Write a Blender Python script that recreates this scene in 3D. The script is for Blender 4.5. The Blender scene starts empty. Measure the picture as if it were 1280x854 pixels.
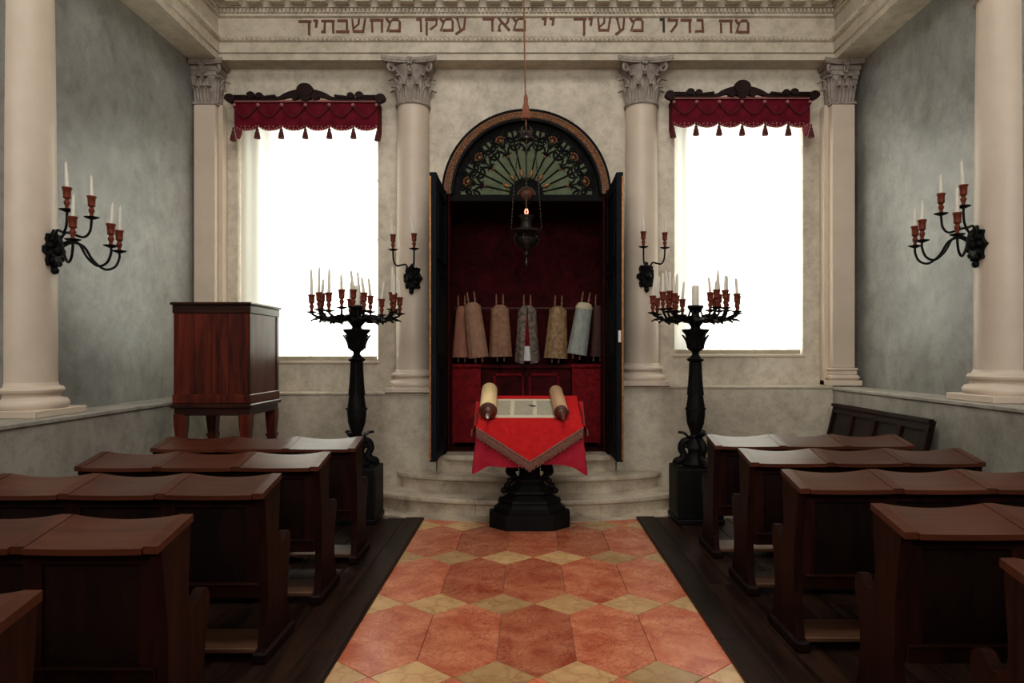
import bpy, math, random
from mathutils import Vector, Matrix
random.seed(7)
R = math.radians
PI = math.pi
sc = bpy.context.scene
COL = sc.collection

# ------------------------------------------------------------------ camera, sky, light
F = 870.0                     # focal length in pixels of the 1280 wide frame
CAMZ = 1.65
cam = bpy.data.cameras.new('camera')
cam.sensor_width = 36.0
cam.lens = F / 1280 * 36
cam.shift_x = -18 / 1280
cam.shift_y = 13 / 1280
cam.clip_start = 0.05
co = bpy.data.objects.new('camera', cam)
co.location = (0, 0, CAMZ)
co.rotation_euler = (R(90), 0, 0)
COL.objects.link(co)
sc.camera = co

w = bpy.data.worlds.new('overcast_sky')
sc.world = w
w.use_nodes = True
w.node_tree.nodes['Background'].inputs[0].default_value = (1.0, 0.965, 0.90, 1)
w.node_tree.nodes['Background'].inputs[1].default_value = 14.0
sc.view_settings.view_transform = 'Standard'
sc.view_settings.look = 'None'
sc.view_settings.exposure = -0.72
sc.view_settings.gamma = 1.0
sc.view_settings.use_curve_mapping = False
sc.cycles.max_bounces = 10
sc.cycles.diffuse_bounces = 6
sc.cycles.transparent_max_bounces = 12
sc.cycles.caustics_reflective = False
sc.cycles.caustics_refractive = False
sc.cycles.sample_clamp_indirect = 6.0

def portal(name, loc, rot, sx, sy):
    l = bpy.data.lights.new(name, 'AREA')
    l.shape = 'RECTANGLE'; l.size = sx; l.size_y = sy
    l.cycles.is_portal = True
    o = bpy.data.objects.new(name, l)
    o.location = loc; o.rotation_euler = rot
    COL.objects.link(o)
# daylight guides in the two windows and in unseen openings added for fill
ADDED_SKYLIGHT = (-1.3, 1.3, 1.2, 4.2)  # unseen skylight, added to light the room from above
portal('added_skylight_portal', ((ADDED_SKYLIGHT[0]+ADDED_SKYLIGHT[1])/2, (ADDED_SKYLIGHT[2]+ADDED_SKYLIGHT[3])/2, 7.58), (0, 0, 0), ADDED_SKYLIGHT[1]-ADDED_SKYLIGHT[0], ADDED_SKYLIGHT[3]-ADDED_SKYLIGHT[2])
ADDED_REAR = [(-3.0, -1.3), (-0.85, 0.85), (1.3, 3.0)]; RZ = (3.9, 6.5); YR = -4.0  # three unseen rear windows, added as frontal fill on the ark wall
for a_, b_ in ADDED_REAR: portal('added_rear_portal', ((a_+b_)/2, YR-.35, sum(RZ)/2), (R(90), 0, 0), b_-a_, RZ[1]-RZ[0])
portal('window_portal', (-2.37, 8.6, 2.9), (R(-90), 0, 0), 1.4, 2.8)
portal('window_portal', (2.6, 8.6, 2.9), (R(-90), 0, 0), 1.4, 2.8)

# ------------------------------------------------------------------ materials
MATS = {}
def nodes_of(name):
    m = bpy.data.materials.new(name)
    m.use_nodes = True
    nt = m.node_tree
    return m, nt, nt.nodes['Principled BSDF']

def ramp(nt, stops):
    r = nt.nodes.new('ShaderNodeValToRGB')
    el = r.color_ramp.elements
    while len(el) < len(stops): el.new(0.5)
    for e, (p, c) in zip(el, stops):
        e.position = p; e.color = (*c, 1)
    return r

def mat(name, c1, c2=None, scale=4.0, rough=0.6, metal=0.0, bump=0.0, stretch=(1,1,1), detail=6.0,
        rand=0.0, spec=0.5, lo=0.35, hi=0.7, dist=0.0, c3=None, bscale=None, sheen=0.0, coat=0.0):
    m, nt, b = nodes_of(name)
    b.inputs['Roughness'].default_value = rough
    b.inputs['Metallic'].default_value = metal
    b.inputs['Specular IOR Level'].default_value = spec
    if sheen: b.inputs['Sheen Weight'].default_value = sheen
    if coat:
        b.inputs['Coat Weight'].default_value = coat; b.inputs['Coat Roughness'].default_value = 0.25
    tc = nt.nodes.new('ShaderNodeTexCoord')
    mp = nt.nodes.new('ShaderNodeMapping')
    mp.inputs['Scale'].default_value = stretch
    nt.links.new(tc.outputs['Object'], mp.inputs['Vector'])
    vec = mp.outputs['Vector']
    oi = nt.nodes.new('ShaderNodeObjectInfo')
    if rand:
        ad = nt.nodes.new('ShaderNodeVectorMath'); ad.operation = 'MULTIPLY_ADD'
        ad.inputs[1].default_value = (1, 1, 1)
        cb = nt.nodes.new('ShaderNodeVectorMath'); cb.operation = 'SCALE'
        cb.inputs[0].default_value = (37.1, 11.7, 23.3)
        nt.links.new(oi.outputs['Random'], cb.inputs['Scale'])
        nt.links.new(vec, ad.inputs[0]); nt.links.new(cb.outputs[0], ad.inputs[2])
        vec = ad.outputs[0]
    n = nt.nodes.new('ShaderNodeTexNoise')
    n.inputs['Scale'].default_value = scale; n.inputs['Detail'].default_value = detail
    n.inputs['Roughness'].default_value = 0.6; n.inputs['Distortion'].default_value = dist
    nt.links.new(vec, n.inputs['Vector'])
    if c2 is None: c2 = c1
    stops = [(lo, c1), (hi, c2)] if c3 is None else [(lo, c1), ((lo+hi)/2, c3), (hi, c2)]
    r = ramp(nt, stops)
    nt.links.new(n.outputs['Fac'], r.inputs['Fac'])
    out = r.outputs['Color']
    if rand:
        hs = nt.nodes.new('ShaderNodeHueSaturation')
        ml = nt.nodes.new('ShaderNodeMath'); ml.operation = 'MULTIPLY_ADD'
        ml.inputs[1].default_value = rand; ml.inputs[2].default_value = 1 - rand/2
        nt.links.new(oi.outputs['Random'], ml.inputs[0])
        nt.links.new(ml.outputs[0], hs.inputs['Value'])
        nt.links.new(out, hs.inputs['Color'])
        out = hs.outputs['Color']
    nt.links.new(out, b.inputs['Base Color'])
    if bump:
        bp = nt.nodes.new('ShaderNodeBump'); bp.inputs['Strength'].default_value = bump
        bp.inputs['Distance'].default_value = 0.02
        n2 = nt.nodes.new('ShaderNodeTexNoise')
        n2.inputs['Scale'].default_value = bscale or scale*3; n2.inputs['Detail'].default_value = 5
        nt.links.new(vec, n2.inputs['Vector'])
        nt.links.new(n2.outputs['Fac'], bp.inputs['Height'])
        nt.links.new(bp.outputs['Normal'], b.inputs['Normal'])
    MATS[name] = m
    return m

def plaster(name, ca, cb, cc, rough=0.55, big=0.9):
    """mottled polished plaster: broad clouds, fine blotches and thin dark scratches"""
    m, nt, b = nodes_of(name)
    b.inputs['Roughness'].default_value = rough
    b.inputs['Specular IOR Level'].default_value = 0.4
    tc = nt.nodes.new('ShaderNodeTexCoord')
    n1 = nt.nodes.new('ShaderNodeTexNoise'); n1.inputs['Scale'].default_value = big
    n1.inputs['Detail'].default_value = 9; n1.inputs['Roughness'].default_value = 0.66; n1.inputs['Distortion'].default_value = 0.5
    nt.links.new(tc.outputs['Object'], n1.inputs['Vector'])
    r1 = ramp(nt, [(0.30, ca), (0.50, cb), (0.72, cc)])
    nt.links.new(n1.outputs['Fac'], r1.inputs['Fac'])
    n2 = nt.nodes.new('ShaderNodeTexNoise'); n2.inputs['Scale'].default_value = 7
    n2.inputs['Detail'].default_value = 8; n2.inputs['Roughness'].default_value = 0.75
    nt.links.new(tc.outputs['Object'], n2.inputs['Vector'])
    r2 = ramp(nt, [(0.30, (0.60, 0.59, 0.57)), (0.55, (1, 1, 1))])
    nt.links.new(n2.outputs['Fac'], r2.inputs['Fac'])
    mx = nt.nodes.new('ShaderNodeMix'); mx.data_type = 'RGBA'; mx.blend_type = 'MULTIPLY'
    mx.inputs['Factor'].default_value = 0.8
    nt.links.new(r1.outputs['Color'], mx.inputs['A']); nt.links.new(r2.outputs['Color'], mx.inputs['B'])
    n3 = nt.nodes.new('ShaderNodeTexNoise'); n3.inputs['Scale'].default_value = 1.6
    n3.inputs['Detail'].default_value = 4; n3.inputs['Distortion'].default_value = 3.0
    nt.links.new(tc.outputs['Object'], n3.inputs['Vector'])
    r3 = ramp(nt, [(0.485, (1, 1, 1)), (0.5, (0.74, 0.73, 0.71)), (0.515, (1, 1, 1))])
    nt.links.new(n3.outputs['Fac'], r3.inputs['Fac'])
    mx2 = nt.nodes.new('ShaderNodeMix'); mx2.data_type = 'RGBA'; mx2.blend_type = 'MULTIPLY'
    mx2.inputs['Factor'].default_value = 0.5
    nt.links.new(mx.outputs['Result'], mx2.inputs['A']); nt.links.new(r3.outputs['Color'], mx2.inputs['B'])
    nt.links.new(mx2.outputs['Result'], b.inputs['Base Color'])
    bp = nt.nodes.new('ShaderNodeBump'); bp.inputs['Strength'].default_value = 0.12; bp.inputs['Distance'].default_value = 0.02
    nt.links.new(n2.outputs['Fac'], bp.inputs['Height'])
    nt.links.new(bp.outputs['Normal'], b.inputs['Normal'])
    MATS[name] = m
    return m

plaster('plaster_back', (0.42, 0.365, 0.29), (0.68, 0.605, 0.49), (0.82, 0.74, 0.62))
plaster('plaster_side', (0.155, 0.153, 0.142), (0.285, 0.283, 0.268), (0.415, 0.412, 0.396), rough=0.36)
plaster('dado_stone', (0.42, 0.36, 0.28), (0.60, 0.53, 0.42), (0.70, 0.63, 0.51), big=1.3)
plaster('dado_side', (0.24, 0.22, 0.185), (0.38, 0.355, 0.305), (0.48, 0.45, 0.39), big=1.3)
plaster('cornice_stone', (0.46, 0.40, 0.31), (0.60, 0.53, 0.42), (0.68, 0.61, 0.50), big=1.6)
plaster('step_marble', (0.24, 0.18, 0.13), (0.54, 0.45, 0.345), (0.70, 0.605, 0.48), rough=0.4, big=2.0)
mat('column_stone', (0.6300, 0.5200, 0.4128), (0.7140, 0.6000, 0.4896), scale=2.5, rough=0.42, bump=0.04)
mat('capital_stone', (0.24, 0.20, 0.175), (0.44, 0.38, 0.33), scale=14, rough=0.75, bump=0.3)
mat('ceiling_plaster', (0.62, 0.60, 0.55), (0.72, 0.69, 0.63), scale=2, rough=0.8)
mat('black_iron', (0.003, 0.003, 0.0035), (0.008, 0.0075, 0.007), scale=20, rough=0.55, bump=0.15, spec=0.12)
mat('black_wood', (0.004, 0.0038, 0.004), (0.010, 0.009, 0.0085), scale=5, rough=0.55, spec=.12, stretch=(1, 1, .3), bump=0.05)
mat('candle_socket', (0.1114, 0.0182, 0.0076), (0.1857, 0.0354, 0.0143), scale=30, rough=0.45, spec=.2)
mat('candle_wax', (0.72, 0.68, 0.58), (0.80, 0.76, 0.66), scale=10, rough=0.5)
mat('pew_wood', (0.0069, 0.0018, 0.0012), (0.0253, 0.0059, 0.0031), scale=3.2, stretch=(3, 6, .45), bump=0.05,
    rand=0.35, dist=0.6, spec=.1, rough=.5)
mat('pew_top_wood', (0.0446, 0.0108, 0.0049), (0.0930, 0.0253, 0.0122), scale=3.0, rough=0.33, stretch=(.6, 5, 3), bump=0.04,
    rand=0.25, dist=0.5, lo=0.3, hi=0.75, spec=.2)
mat('footrest_wood', (0.0660, 0.0270, 0.0132), (0.1320, 0.0600, 0.0330), scale=3, rough=0.4, stretch=(.6, 6, 3), rand=0.3)
mat('pew_dark_wood', (0.0042, 0.0017, 0.0014), (0.0154, 0.0048, 0.0031), scale=3.2, rough=0.45, spec=.15, stretch=(3, 6, .45), rand=0.3)
mat('cabinet_wood', (0.0280, 0.0051, 0.0034), (0.1500, 0.0221, 0.0110), scale=2.5, rough=0.33, stretch=(5, 5, .5), bump=0.04, dist=0.7, rand=0.2, spec=.22)
mat('cabinet_dark', (0.018, 0.006, 0.005), (0.05, 0.016, 0.01), scale=3, rough=0.28, stretch=(1, 4, 4), spec=.2)
mat('plank_wood', (0.0066, 0.0031, 0.0020), (0.0319, 0.0141, 0.0089), scale=2.2, rough=0.45, stretch=(5, .6, 1), bump=0.12,
    rand=0.5, dist=0.4, spec=.12)
mat('gold', (0.2500, 0.1000, 0.0350), (0.4750, 0.2125, 0.0750), scale=25, rough=0.45, metal=0.55)
mat('gold_dull', (0.15, 0.055, 0.024), (0.28, 0.11, 0.048), scale=25, rough=0.5, metal=0.35)
mat('ark_black', (0.005, 0.005, 0.0055), (0.013, 0.012, 0.012), scale=6, rough=0.7, spec=.06, stretch=(1, 1, .4))
mat('ark_door', (0.004, 0.005, 0.007), (0.010, 0.012, 0.016), scale=5, rough=0.65, spec=.08, stretch=(1, 3, .4))
mat('ark_green', (0.0861, 0.1112, 0.0624), (0.1418, 0.1689, 0.0938), scale=9, rough=0.6, spec=.15)
mat('velvet_dark', (0.022, 0.0025, 0.003), (0.07, 0.006, 0.008), scale=5, rough=0.85, dist=1.5, spec=.08, sheen=0.0)
mat('velvet_red', (0.0924, 0.0042, 0.0067), (0.2310, 0.0100, 0.0135), scale=9, dist=1.5, rough=0.8, spec=.08, sheen=0.0)
mat('cloth_red', (0.4940, 0.0110, 0.0126), (0.6270, 0.0187, 0.0210), scale=16, rough=0.8, bump=0.05, spec=.1, sheen=0.0)
mat('cloth_crimson', (0.3200, 0.0112, 0.0272), (0.4320, 0.0208, 0.0440), scale=10, rough=0.75, spec=.1, sheen=0.0)
mat('fringe', (0.1500, 0.0562, 0.0413), (0.2700, 0.1275, 0.0975), scale=60, rough=0.9)
mat('valance_red', (0.0956, 0.0042, 0.0121), (0.1658, 0.0084, 0.0216), scale=9, rough=0.8, spec=.1, sheen=0.0)
mat('valance_trim', (0.30, 0.09, 0.09), (0.42, 0.17, 0.15), scale=70, rough=0.85)
mat('tassel', (0.055, 0.006, 0.008), (0.10, 0.012, 0.014), scale=50, rough=0.9)
mat('lamp_tassel', (0.20, 0.06, 0.035), (0.32, 0.12, 0.07), scale=50, rough=0.9)
mat('cord_silk', (0.22, 0.085, 0.04), (0.33, 0.14, 0.07), scale=60, rough=0.8)
mat('crest_wood', (0.0100, 0.0040, 0.0040), (0.0250, 0.0090, 0.0070), scale=9, bump=0.1, spec=.15, rough=.6)
mat('lamp_metal', (0.020, 0.016, 0.014), (0.065, 0.052, 0.042), scale=20, rough=0.38, metal=0.7)
mat('letter_brown', (0.0935, 0.0272, 0.0127), (0.1870, 0.0638, 0.0289), scale=16, rough=0.7)
mat('letter_dark', (0.02, 0.010, 0.008), (0.04, 0.018, 0.012), scale=16, rough=0.7)
mat('roller_wood', (0.07, 0.018, 0.010), (0.14, 0.04, 0.022), scale=14, rough=0.35)
mat('silver', (0.55, 0.54, 0.52), (0.70, 0.69, 0.66), scale=20, rough=0.3, metal=0.8)
mat('white_enamel', (0.72, 0.72, 0.70), (0.80, 0.80, 0.78), scale=5, rough=0.35)
mat('parchment_roll', (0.8008, 0.5530, 0.2640), (1.0774, 0.8294, 0.4560), scale=5, rough=0.65, stretch=(1, .4, 6))
mat('parchment_old', (0.5000, 0.3000, 0.1625), (0.7000, 0.4625, 0.2750), scale=5, rough=0.65, stretch=(1, .4, 6))
mat('window_paint', (0.60, 0.60, 0.56), (0.68, 0.68, 0.64), scale=5, rough=0.5)
mat('joint', (0.16, 0.11, 0.085), (0.22, 0.15, 0.11), scale=9, rough=0.8)
mat('mantle_rose', (0.2880, 0.1008, 0.0612), (0.3888, 0.1584, 0.0936), scale=9, rough=0.7, stretch=(4, 4, .8))
mat('mantle_tan', (0.2592, 0.1224, 0.0720), (0.3744, 0.2088, 0.1296), scale=14, rough=0.7)
mat('mantle_brown', (0.2160, 0.0936, 0.0504), (0.3312, 0.1800, 0.1008), scale=22, rough=0.7)
mat('mantle_grey', (0.0840, 0.0600, 0.0480), (0.2160, 0.1620, 0.1260), scale=24, rough=0.7, lo=.42, hi=.58)
mat('mantle_gold', (0.2016, 0.1080, 0.0432), (0.3600, 0.2160, 0.1008), scale=16, rough=0.6, lo=.42, hi=.58)
mat('mantle_blue', (0.2448, 0.2736, 0.2448), (0.3744, 0.4032, 0.3600), scale=12, rough=0.55, stretch=(3, 3, .8))
mat('mantle_cream', (0.55, 0.46, 0.30), (0.66, 0.57, 0.40), scale=12, rough=0.6)
mat('mantle_dark', (0.05, 0.012, 0.010), (0.09, 0.025, 0.02), scale=12, rough=0.7)
mat('stave_wood', (0.2040, 0.0840, 0.0480), (0.2760, 0.1320, 0.0780), scale=12, rough=0.5)

def tile_marble(name, ca, cb, cv, vs):
    m, nt, b = nodes_of(name)
    b.inputs['Roughness'].default_value = 0.27
    b.inputs['Specular IOR Level'].default_value = 0.5
    tc = nt.nodes.new('ShaderNodeTexCoord'); oi = nt.nodes.new('ShaderNodeObjectInfo')
    cb_ = nt.nodes.new('ShaderNodeVectorMath'); cb_.operation = 'SCALE'; cb_.inputs[0].default_value = (41.3, 17.9, 7.7)
    nt.links.new(oi.outputs['Random'], cb_.inputs['Scale'])
    ad = nt.nodes.new('ShaderNodeVectorMath'); nt.links.new(tc.outputs['Object'], ad.inputs[0]); nt.links.new(cb_.outputs[0], ad.inputs[1])
    n = nt.nodes.new('ShaderNodeTexNoise'); n.inputs['Scale'].default_value = 5; n.inputs['Detail'].default_value = 7
    n.inputs['Distortion'].default_value = 0.8
    nt.links.new(ad.outputs[0], n.inputs['Vector'])
    r = ramp(nt, [(0.3, ca), (0.7, cb)]); nt.links.new(n.outputs['Fac'], r.inputs['Fac'])
    # veins: distorted cell edges
    nd = nt.nodes.new('ShaderNodeTexNoise'); nd.inputs['Scale'].default_value = 9; nd.inputs['Detail'].default_value = 3
    nt.links.new(ad.outputs[0], nd.inputs['Vector'])
    mv = nt.nodes.new('ShaderNodeVectorMath'); mv.operation = 'MULTIPLY_ADD'; mv.inputs[1].default_value = (.20, .20, .20)
    nt.links.new(nd.outputs['Color'], mv.inputs[0]); nt.links.new(ad.outputs[0], mv.inputs[2])
    v = nt.nodes.new('ShaderNodeTexVoronoi'); v.feature = 'DISTANCE_TO_EDGE'; v.inputs['Scale'].default_value = vs
    nt.links.new(mv.outputs[0], v.inputs['Vector'])
    rv = ramp(nt, [(0.0, (1, 1, 1)), (0.09, (0, 0, 0))]); nt.links.new(v.outputs['Distance'], rv.inputs['Fac'])
    n4 = nt.nodes.new('ShaderNodeTexNoise'); n4.inputs['Scale'].default_value = 4; nt.links.new(ad.outputs[0], n4.inputs['Vector'])
    mm = nt.nodes.new('ShaderNodeMath'); mm.operation = 'MULTIPLY'
    nt.links.new(rv.outputs['Color'], mm.inputs[0]); nt.links.new(n4.outputs['Fac'], mm.inputs[1])
    mx = nt.nodes.new('ShaderNodeMix'); mx.data_type = 'RGBA'
    nt.links.new(mm.outputs[0], mx.inputs['Factor']); nt.links.new(r.outputs['Color'], mx.inputs['A'])
    mx.inputs['B'].default_value = (*cv, 1)
    hs = nt.nodes.new('ShaderNodeHueSaturation')
    ml = nt.nodes.new('ShaderNodeMath'); ml.operation = 'MULTIPLY_ADD'; ml.inputs[1].default_value = 0.55; ml.inputs[2].default_value = 0.70
    nt.links.new(oi.outputs['Random'], ml.inputs[0]); nt.links.new(ml.outputs[0], hs.inputs['Value'])
    nt.links.new(mx.outputs['Result'], hs.inputs['Color'])
    nt.links.new(hs.outputs['Color'], b.inputs['Base Color'])
    MATS[name] = m
tile_marble('marble_red', (0.44, 0.092, 0.042), (0.68, 0.245, 0.125), (0.20, 0.028, 0.018), 19)
tile_marble('marble_yellow', (0.50, 0.275, 0.115), (0.66, 0.41, 0.19), (0.34, 0.17, 0.07), 7)

def mat_curtain():
    m, nt, b = nodes_of('sheer_curtain')
    out = nt.nodes['Material Output']
    tr = nt.nodes.new('ShaderNodeBsdfTranslucent'); tr.inputs['Color'].default_value = (0.80, 0.80, 0.74, 1)
    df = nt.nodes.new('ShaderNodeBsdfDiffuse'); df.inputs['Color'].default_value = (0.80, 0.80, 0.76, 1)
    tp = nt.nodes.new('ShaderNodeBsdfTransparent'); tp.inputs['Color'].default_value = (1, 1, 0.98, 1)
    m1 = nt.nodes.new('ShaderNodeMixShader'); m1.inputs[0].default_value = 0.35
    nt.links.new(tr.outputs[0], m1.inputs[1]); nt.links.new(df.outputs[0], m1.inputs[2])
    m2 = nt.nodes.new('ShaderNodeMixShader'); m2.inputs[0].default_value = 0.12
    nt.links.new(m1.outputs[0], m2.inputs[1]); nt.links.new(tp.outputs[0], m2.inputs[2])
    nt.links.new(m2.outputs[0], out.inputs['Surface'])
    MATS['sheer_curtain'] = m
mat_curtain()
def mat_glass():
    m, nt, b = nodes_of('window_glass')
    out = nt.nodes['Material Output']
    gl = nt.nodes.new('ShaderNodeBsdfGlossy'); gl.inputs['Roughness'].default_value = 0.02
    tp = nt.nodes.new('ShaderNodeBsdfTransparent'); tp.inputs['Color'].default_value = (0.95, 0.97, 0.96, 1)
    mx = nt.nodes.new('ShaderNodeMixShader'); mx.inputs[0].default_value = 0.05
    nt.links.new(tp.outputs[0], mx.inputs[1]); nt.links.new(gl.outputs[0], mx.inputs[2])
    nt.links.new(mx.outputs[0], out.inputs['Surface'])
    MATS['window_glass'] = m
mat_glass()
def mat_parchment():
    """cream parchment with three blocks of fine grey writing lines (too small to read)"""
    m, nt, b = nodes_of('parchment_written')
    b.inputs['Roughness'].default_value = 0.7
    tc = nt.nodes.new('ShaderNodeTexCoord'); sp = nt.nodes.new('ShaderNodeSeparateXYZ')
    nt.links.new(tc.outputs['Generated'], sp.inputs[0])
    def M(op, a, b_=None, c=None):
        n = nt.nodes.new('ShaderNodeMath'); n.operation = op
        for i, q in enumerate((a, b_, c)):
            if q is None: continue
            if isinstance(q, (int, float)): n.inputs[i].default_value = q
            else: nt.links.new(q, n.inputs[i])
        return n.outputs[0]
    x, y = sp.outputs['X'], sp.outputs['Y']
    fx = M('FRACT', M('MULTIPLY', x, 3.0))
    inx = M('MULTIPLY', M('GREATER_THAN', fx, 0.07), M('LESS_THAN', fx, 0.90))
    iny = M('MULTIPLY', M('GREATER_THAN', y, 0.12), M('LESS_THAN', y, 0.90))
    line = M('GREATER_THAN', M('FRACT', M('MULTIPLY', y, 38.0)), 0.40)
    nz = nt.nodes.new('ShaderNodeTexNoise'); nz.inputs['Scale'].default_value = 70
    mp = nt.nodes.new('ShaderNodeMapping'); mp.inputs['Scale'].default_value = (1.4, .5, 1)
    nt.links.new(tc.outputs['Generated'], mp.inputs[0]); nt.links.new(mp.outputs[0], nz.inputs['Vector'])
    word = M('GREATER_THAN', nz.outputs['Fac'], 0.44)
    fac = M('MULTIPLY', M('MULTIPLY', inx, iny), M('MULTIPLY', line, word))
    mx = nt.nodes.new('ShaderNodeMix'); mx.data_type = 'RGBA'
    nt.links.new(fac, mx.inputs['Factor'])
    mx.inputs['A'].default_value = (0.70, 0.63, 0.47, 1); mx.inputs['B'].default_value = (0.13, 0.12, 0.09, 1)
    nt.links.new(mx.outputs['Result'], b.inputs['Base Color'])
    MATS['parchment_written'] = m
mat_parchment()
def mat_flame():
    m, nt, b = nodes_of('flame_glow')
    b.inputs['Base Color'].default_value = (1, .5, .3, 1)
    b.inputs['Emission Color'].default_value = (1, 0.35, 0.2, 1); b.inputs['Emission Strength'].default_value = 4
    MATS['flame_glow'] = m
mat_flame()

# ------------------------------------------------------------------ mesh helpers
class MB:
    def __init__(s): s.v = []; s.f = []; s.mi = []; s.cur = 0
    def add(s, vs, fs):
        o = len(s.v); s.v += [tuple(p) for p in vs]
        s.f += [tuple(i+o for i in f) for f in fs]; s.mi += [s.cur]*len(fs)
        return s
    def box(s, x0, x1, y0, y1, z0, z1, c=0.0):
        if x0 > x1: x0, x1 = x1, x0
        if y0 > y1: y0, y1 = y1, y0
        if z0 > z1: z0, z1 = z1, z0
        c = min(c, (x1-x0)*.4, (y1-y0)*.4, (z1-z0)*.4)
        if c <= 0:
            vs = [(x, y, z) for z in (z0, z1) for y in (y0, y1) for x in (x0, x1)]
            return s.add(vs, [(0,2,3,1),(4,5,7,6),(0,1,5,4),(2,6,7,3),(0,4,6,2),(1,3,7,5)])
        lo = (x0, y0, z0); hi = (x1, y1, z1)
        vs = []; idx = {}
        for sx in (0, 1):
            for sy in (0, 1):
                for sz in (0, 1):
                    base = [hi[k] if q else lo[k] for k, q in enumerate((sx, sy, sz))]
                    for a in range(3):
                        p = list(base)
                        for k, q in enumerate((sx, sy, sz)):
                            if k != a: p[k] += -c if q else c
                        idx[(sx, sy, sz, a)] = len(vs); vs.append(tuple(p))
        fs = []
        for a in range(3):
            b, d = (a+1) % 3, (a+2) % 3
            for q in (0, 1):
                cs = []
                for (u, v) in ((0,0),(1,0),(1,1),(0,1)):
                    k = [0,0,0]; k[a] = q; k[b] = u; k[d] = v
                    cs.append(idx[(*k, a)])
                fs.append(tuple(cs if q else cs[::-1]))
        for a in range(3):          # edges along axis a
            b, d = (a+1) % 3, (a+2) % 3
            for u in (0, 1):
                for v in (0, 1):
                    k0 = [0,0,0]; k0[a] = 0; k0[b] = u; k0[d] = v
                    k1 = list(k0); k1[a] = 1
                    q = (idx[(*k0, b)], idx[(*k1, b)], idx[(*k1, d)], idx[(*k0, d)])
                    fs.append(q if (u ^ v) else q[::-1])
        for sx in (0, 1):
            for sy in (0, 1):
                for sz in (0, 1):
                    t = tuple(idx[(sx, sy, sz, a)] for a in range(3))
                    fs.append(t if (sx+sy+sz) % 2 else t[::-1])
        return s.add(vs, fs)
    def prism(s, poly, axis, a0, a1):
        """poly of 2-d points extruded along an axis ('x': (y,z), 'y': (x,z), 'z': (x,y))"""
        n = len(poly)
        def P(p, a):
            return {'x': (a, p[0], p[1]), 'y': (p[0], a, p[1]), 'z': (p[0], p[1], a)}[axis]
        vs = [P(p, a0) for p in poly] + [P(p, a1) for p in poly]
        fs = [tuple(range(n))[::-1], tuple(range(n, 2*n))]
        for i in range(n):
            j = (i+1) % n
            fs.append((i, j, n+j, n+i))
        return s.add(vs, fs)
    def lathe(s, prof, n=16, c=(0,0,0), a0=0.0, a1=2*PI, sx=1, sy=1):
        full = abs(a1-a0-2*PI) < 1e-6
        m = n if full else n+1
        vs = []
        for (r, z) in prof:
            for k in range(m):
                a = a0+(a1-a0)*k/n
                vs.append((c[0]+r*math.cos(a)*sx, c[1]+r*math.sin(a)*sy, c[2]+z))
        fs = []
        for i in range(len(prof)-1):
            for k in range(n if full else n):
                k2 = (k+1) % m
                fs.append((i*m+k, i*m+k2, (i+1)*m+k2, (i+1)*m+k))
        if full:
            if prof[0][0] > 1e-5: fs.append(tuple(range(m))[::-1])
            if prof[-1][0] > 1e-5: fs.append(tuple((len(prof)-1)*m+k for k in range(m)))
        return s.add(vs, fs)
    def tube(s, pts, rad, n=8, caps=True):
        pts = [Vector(p) for p in pts]
        if isinstance(rad, (int, float)): rad = [rad]*len(pts)
        vs = []; up = None
        for i, p in enumerate(pts):
            t = (pts[min(i+1, len(pts)-1)]-pts[max(i-1, 0)]).normalized()
            if up is None:
                up = Vector((0,0,1)) if abs(t.z) < 0.9 else Vector((1,0,0))
            a = (up - t*up.dot(t)).normalized(); b = t.cross(a); up = a
            for k in range(n):
                an = 2*PI*k/n
                q = p + (a*math.cos(an)+b*math.sin(an))*rad[i]
                vs.append(tuple(q))
        fs = []
        for i in range(len(pts)-1):
            for k in range(n):
                k2 = (k+1) % n
                fs.append((i*n+k, i*n+k2, (i+1)*n+k2, (i+1)*n+k))
        if caps:
            fs.append(tuple(range(n))[::-1]); fs.append(tuple((len(pts)-1)*n+k for k in range(n)))
        return s.add(vs, fs)
    def ball(s, c, r, n=10, m=6, sz=1.0, sy=1.0):
        prof = [(max(r*math.sin(PI*i/m), 1e-6), -r*sz*math.cos(PI*i/m)) for i in range(m+1)]
        return s.lathe(prof, n, c, sy=sy)
    def grid(s, fn, nu, nv):
        """sheet fn(u, v) -> point"""
        vs = [fn(i/nu, j/nv) for j in range(nv+1) for i in range(nu+1)]
        fs = [(j*(nu+1)+i, j*(nu+1)+i+1, (j+1)*(nu+1)+i+1, (j+1)*(nu+1)+i) for j in range(nv) for i in range(nu)]
        return s.add(vs, fs)
    def slab(s, fn, nu, nv, off):
        """sheet with thickness: off is a vector offset for the second side"""
        o = Vector(off)
        a = [Vector(fn(i/nu, j/nv)) for j in range(nv+1) for i in range(nu+1)]
        b = [p+o for p in a]; N = len(a)
        fs = []
        for j in range(nv):
            for i in range(nu):
                q = (j*(nu+1)+i, j*(nu+1)+i+1, (j+1)*(nu+1)+i+1, (j+1)*(nu+1)+i)
                fs.append(q); fs.append(tuple(N+k for k in q[::-1]))
        rim = [i for i in range(nu+1)] + [j*(nu+1)+nu for j in range(1, nv+1)] + \
              [nv*(nu+1)+i for i in range(nu-1, -1, -1)] + [j*(nu+1) for j in range(nv-1, 0, -1)]
        for k in range(len(rim)):
            p, q = rim[k], rim[(k+1) % len(rim)]
            fs.append((q, p, N+p, N+q))
        return s.add(a+b, fs)
    def xf(s, mtx):
        s.v = [tuple(mtx @ Vector(p)) for p in s.v]; return s
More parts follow.
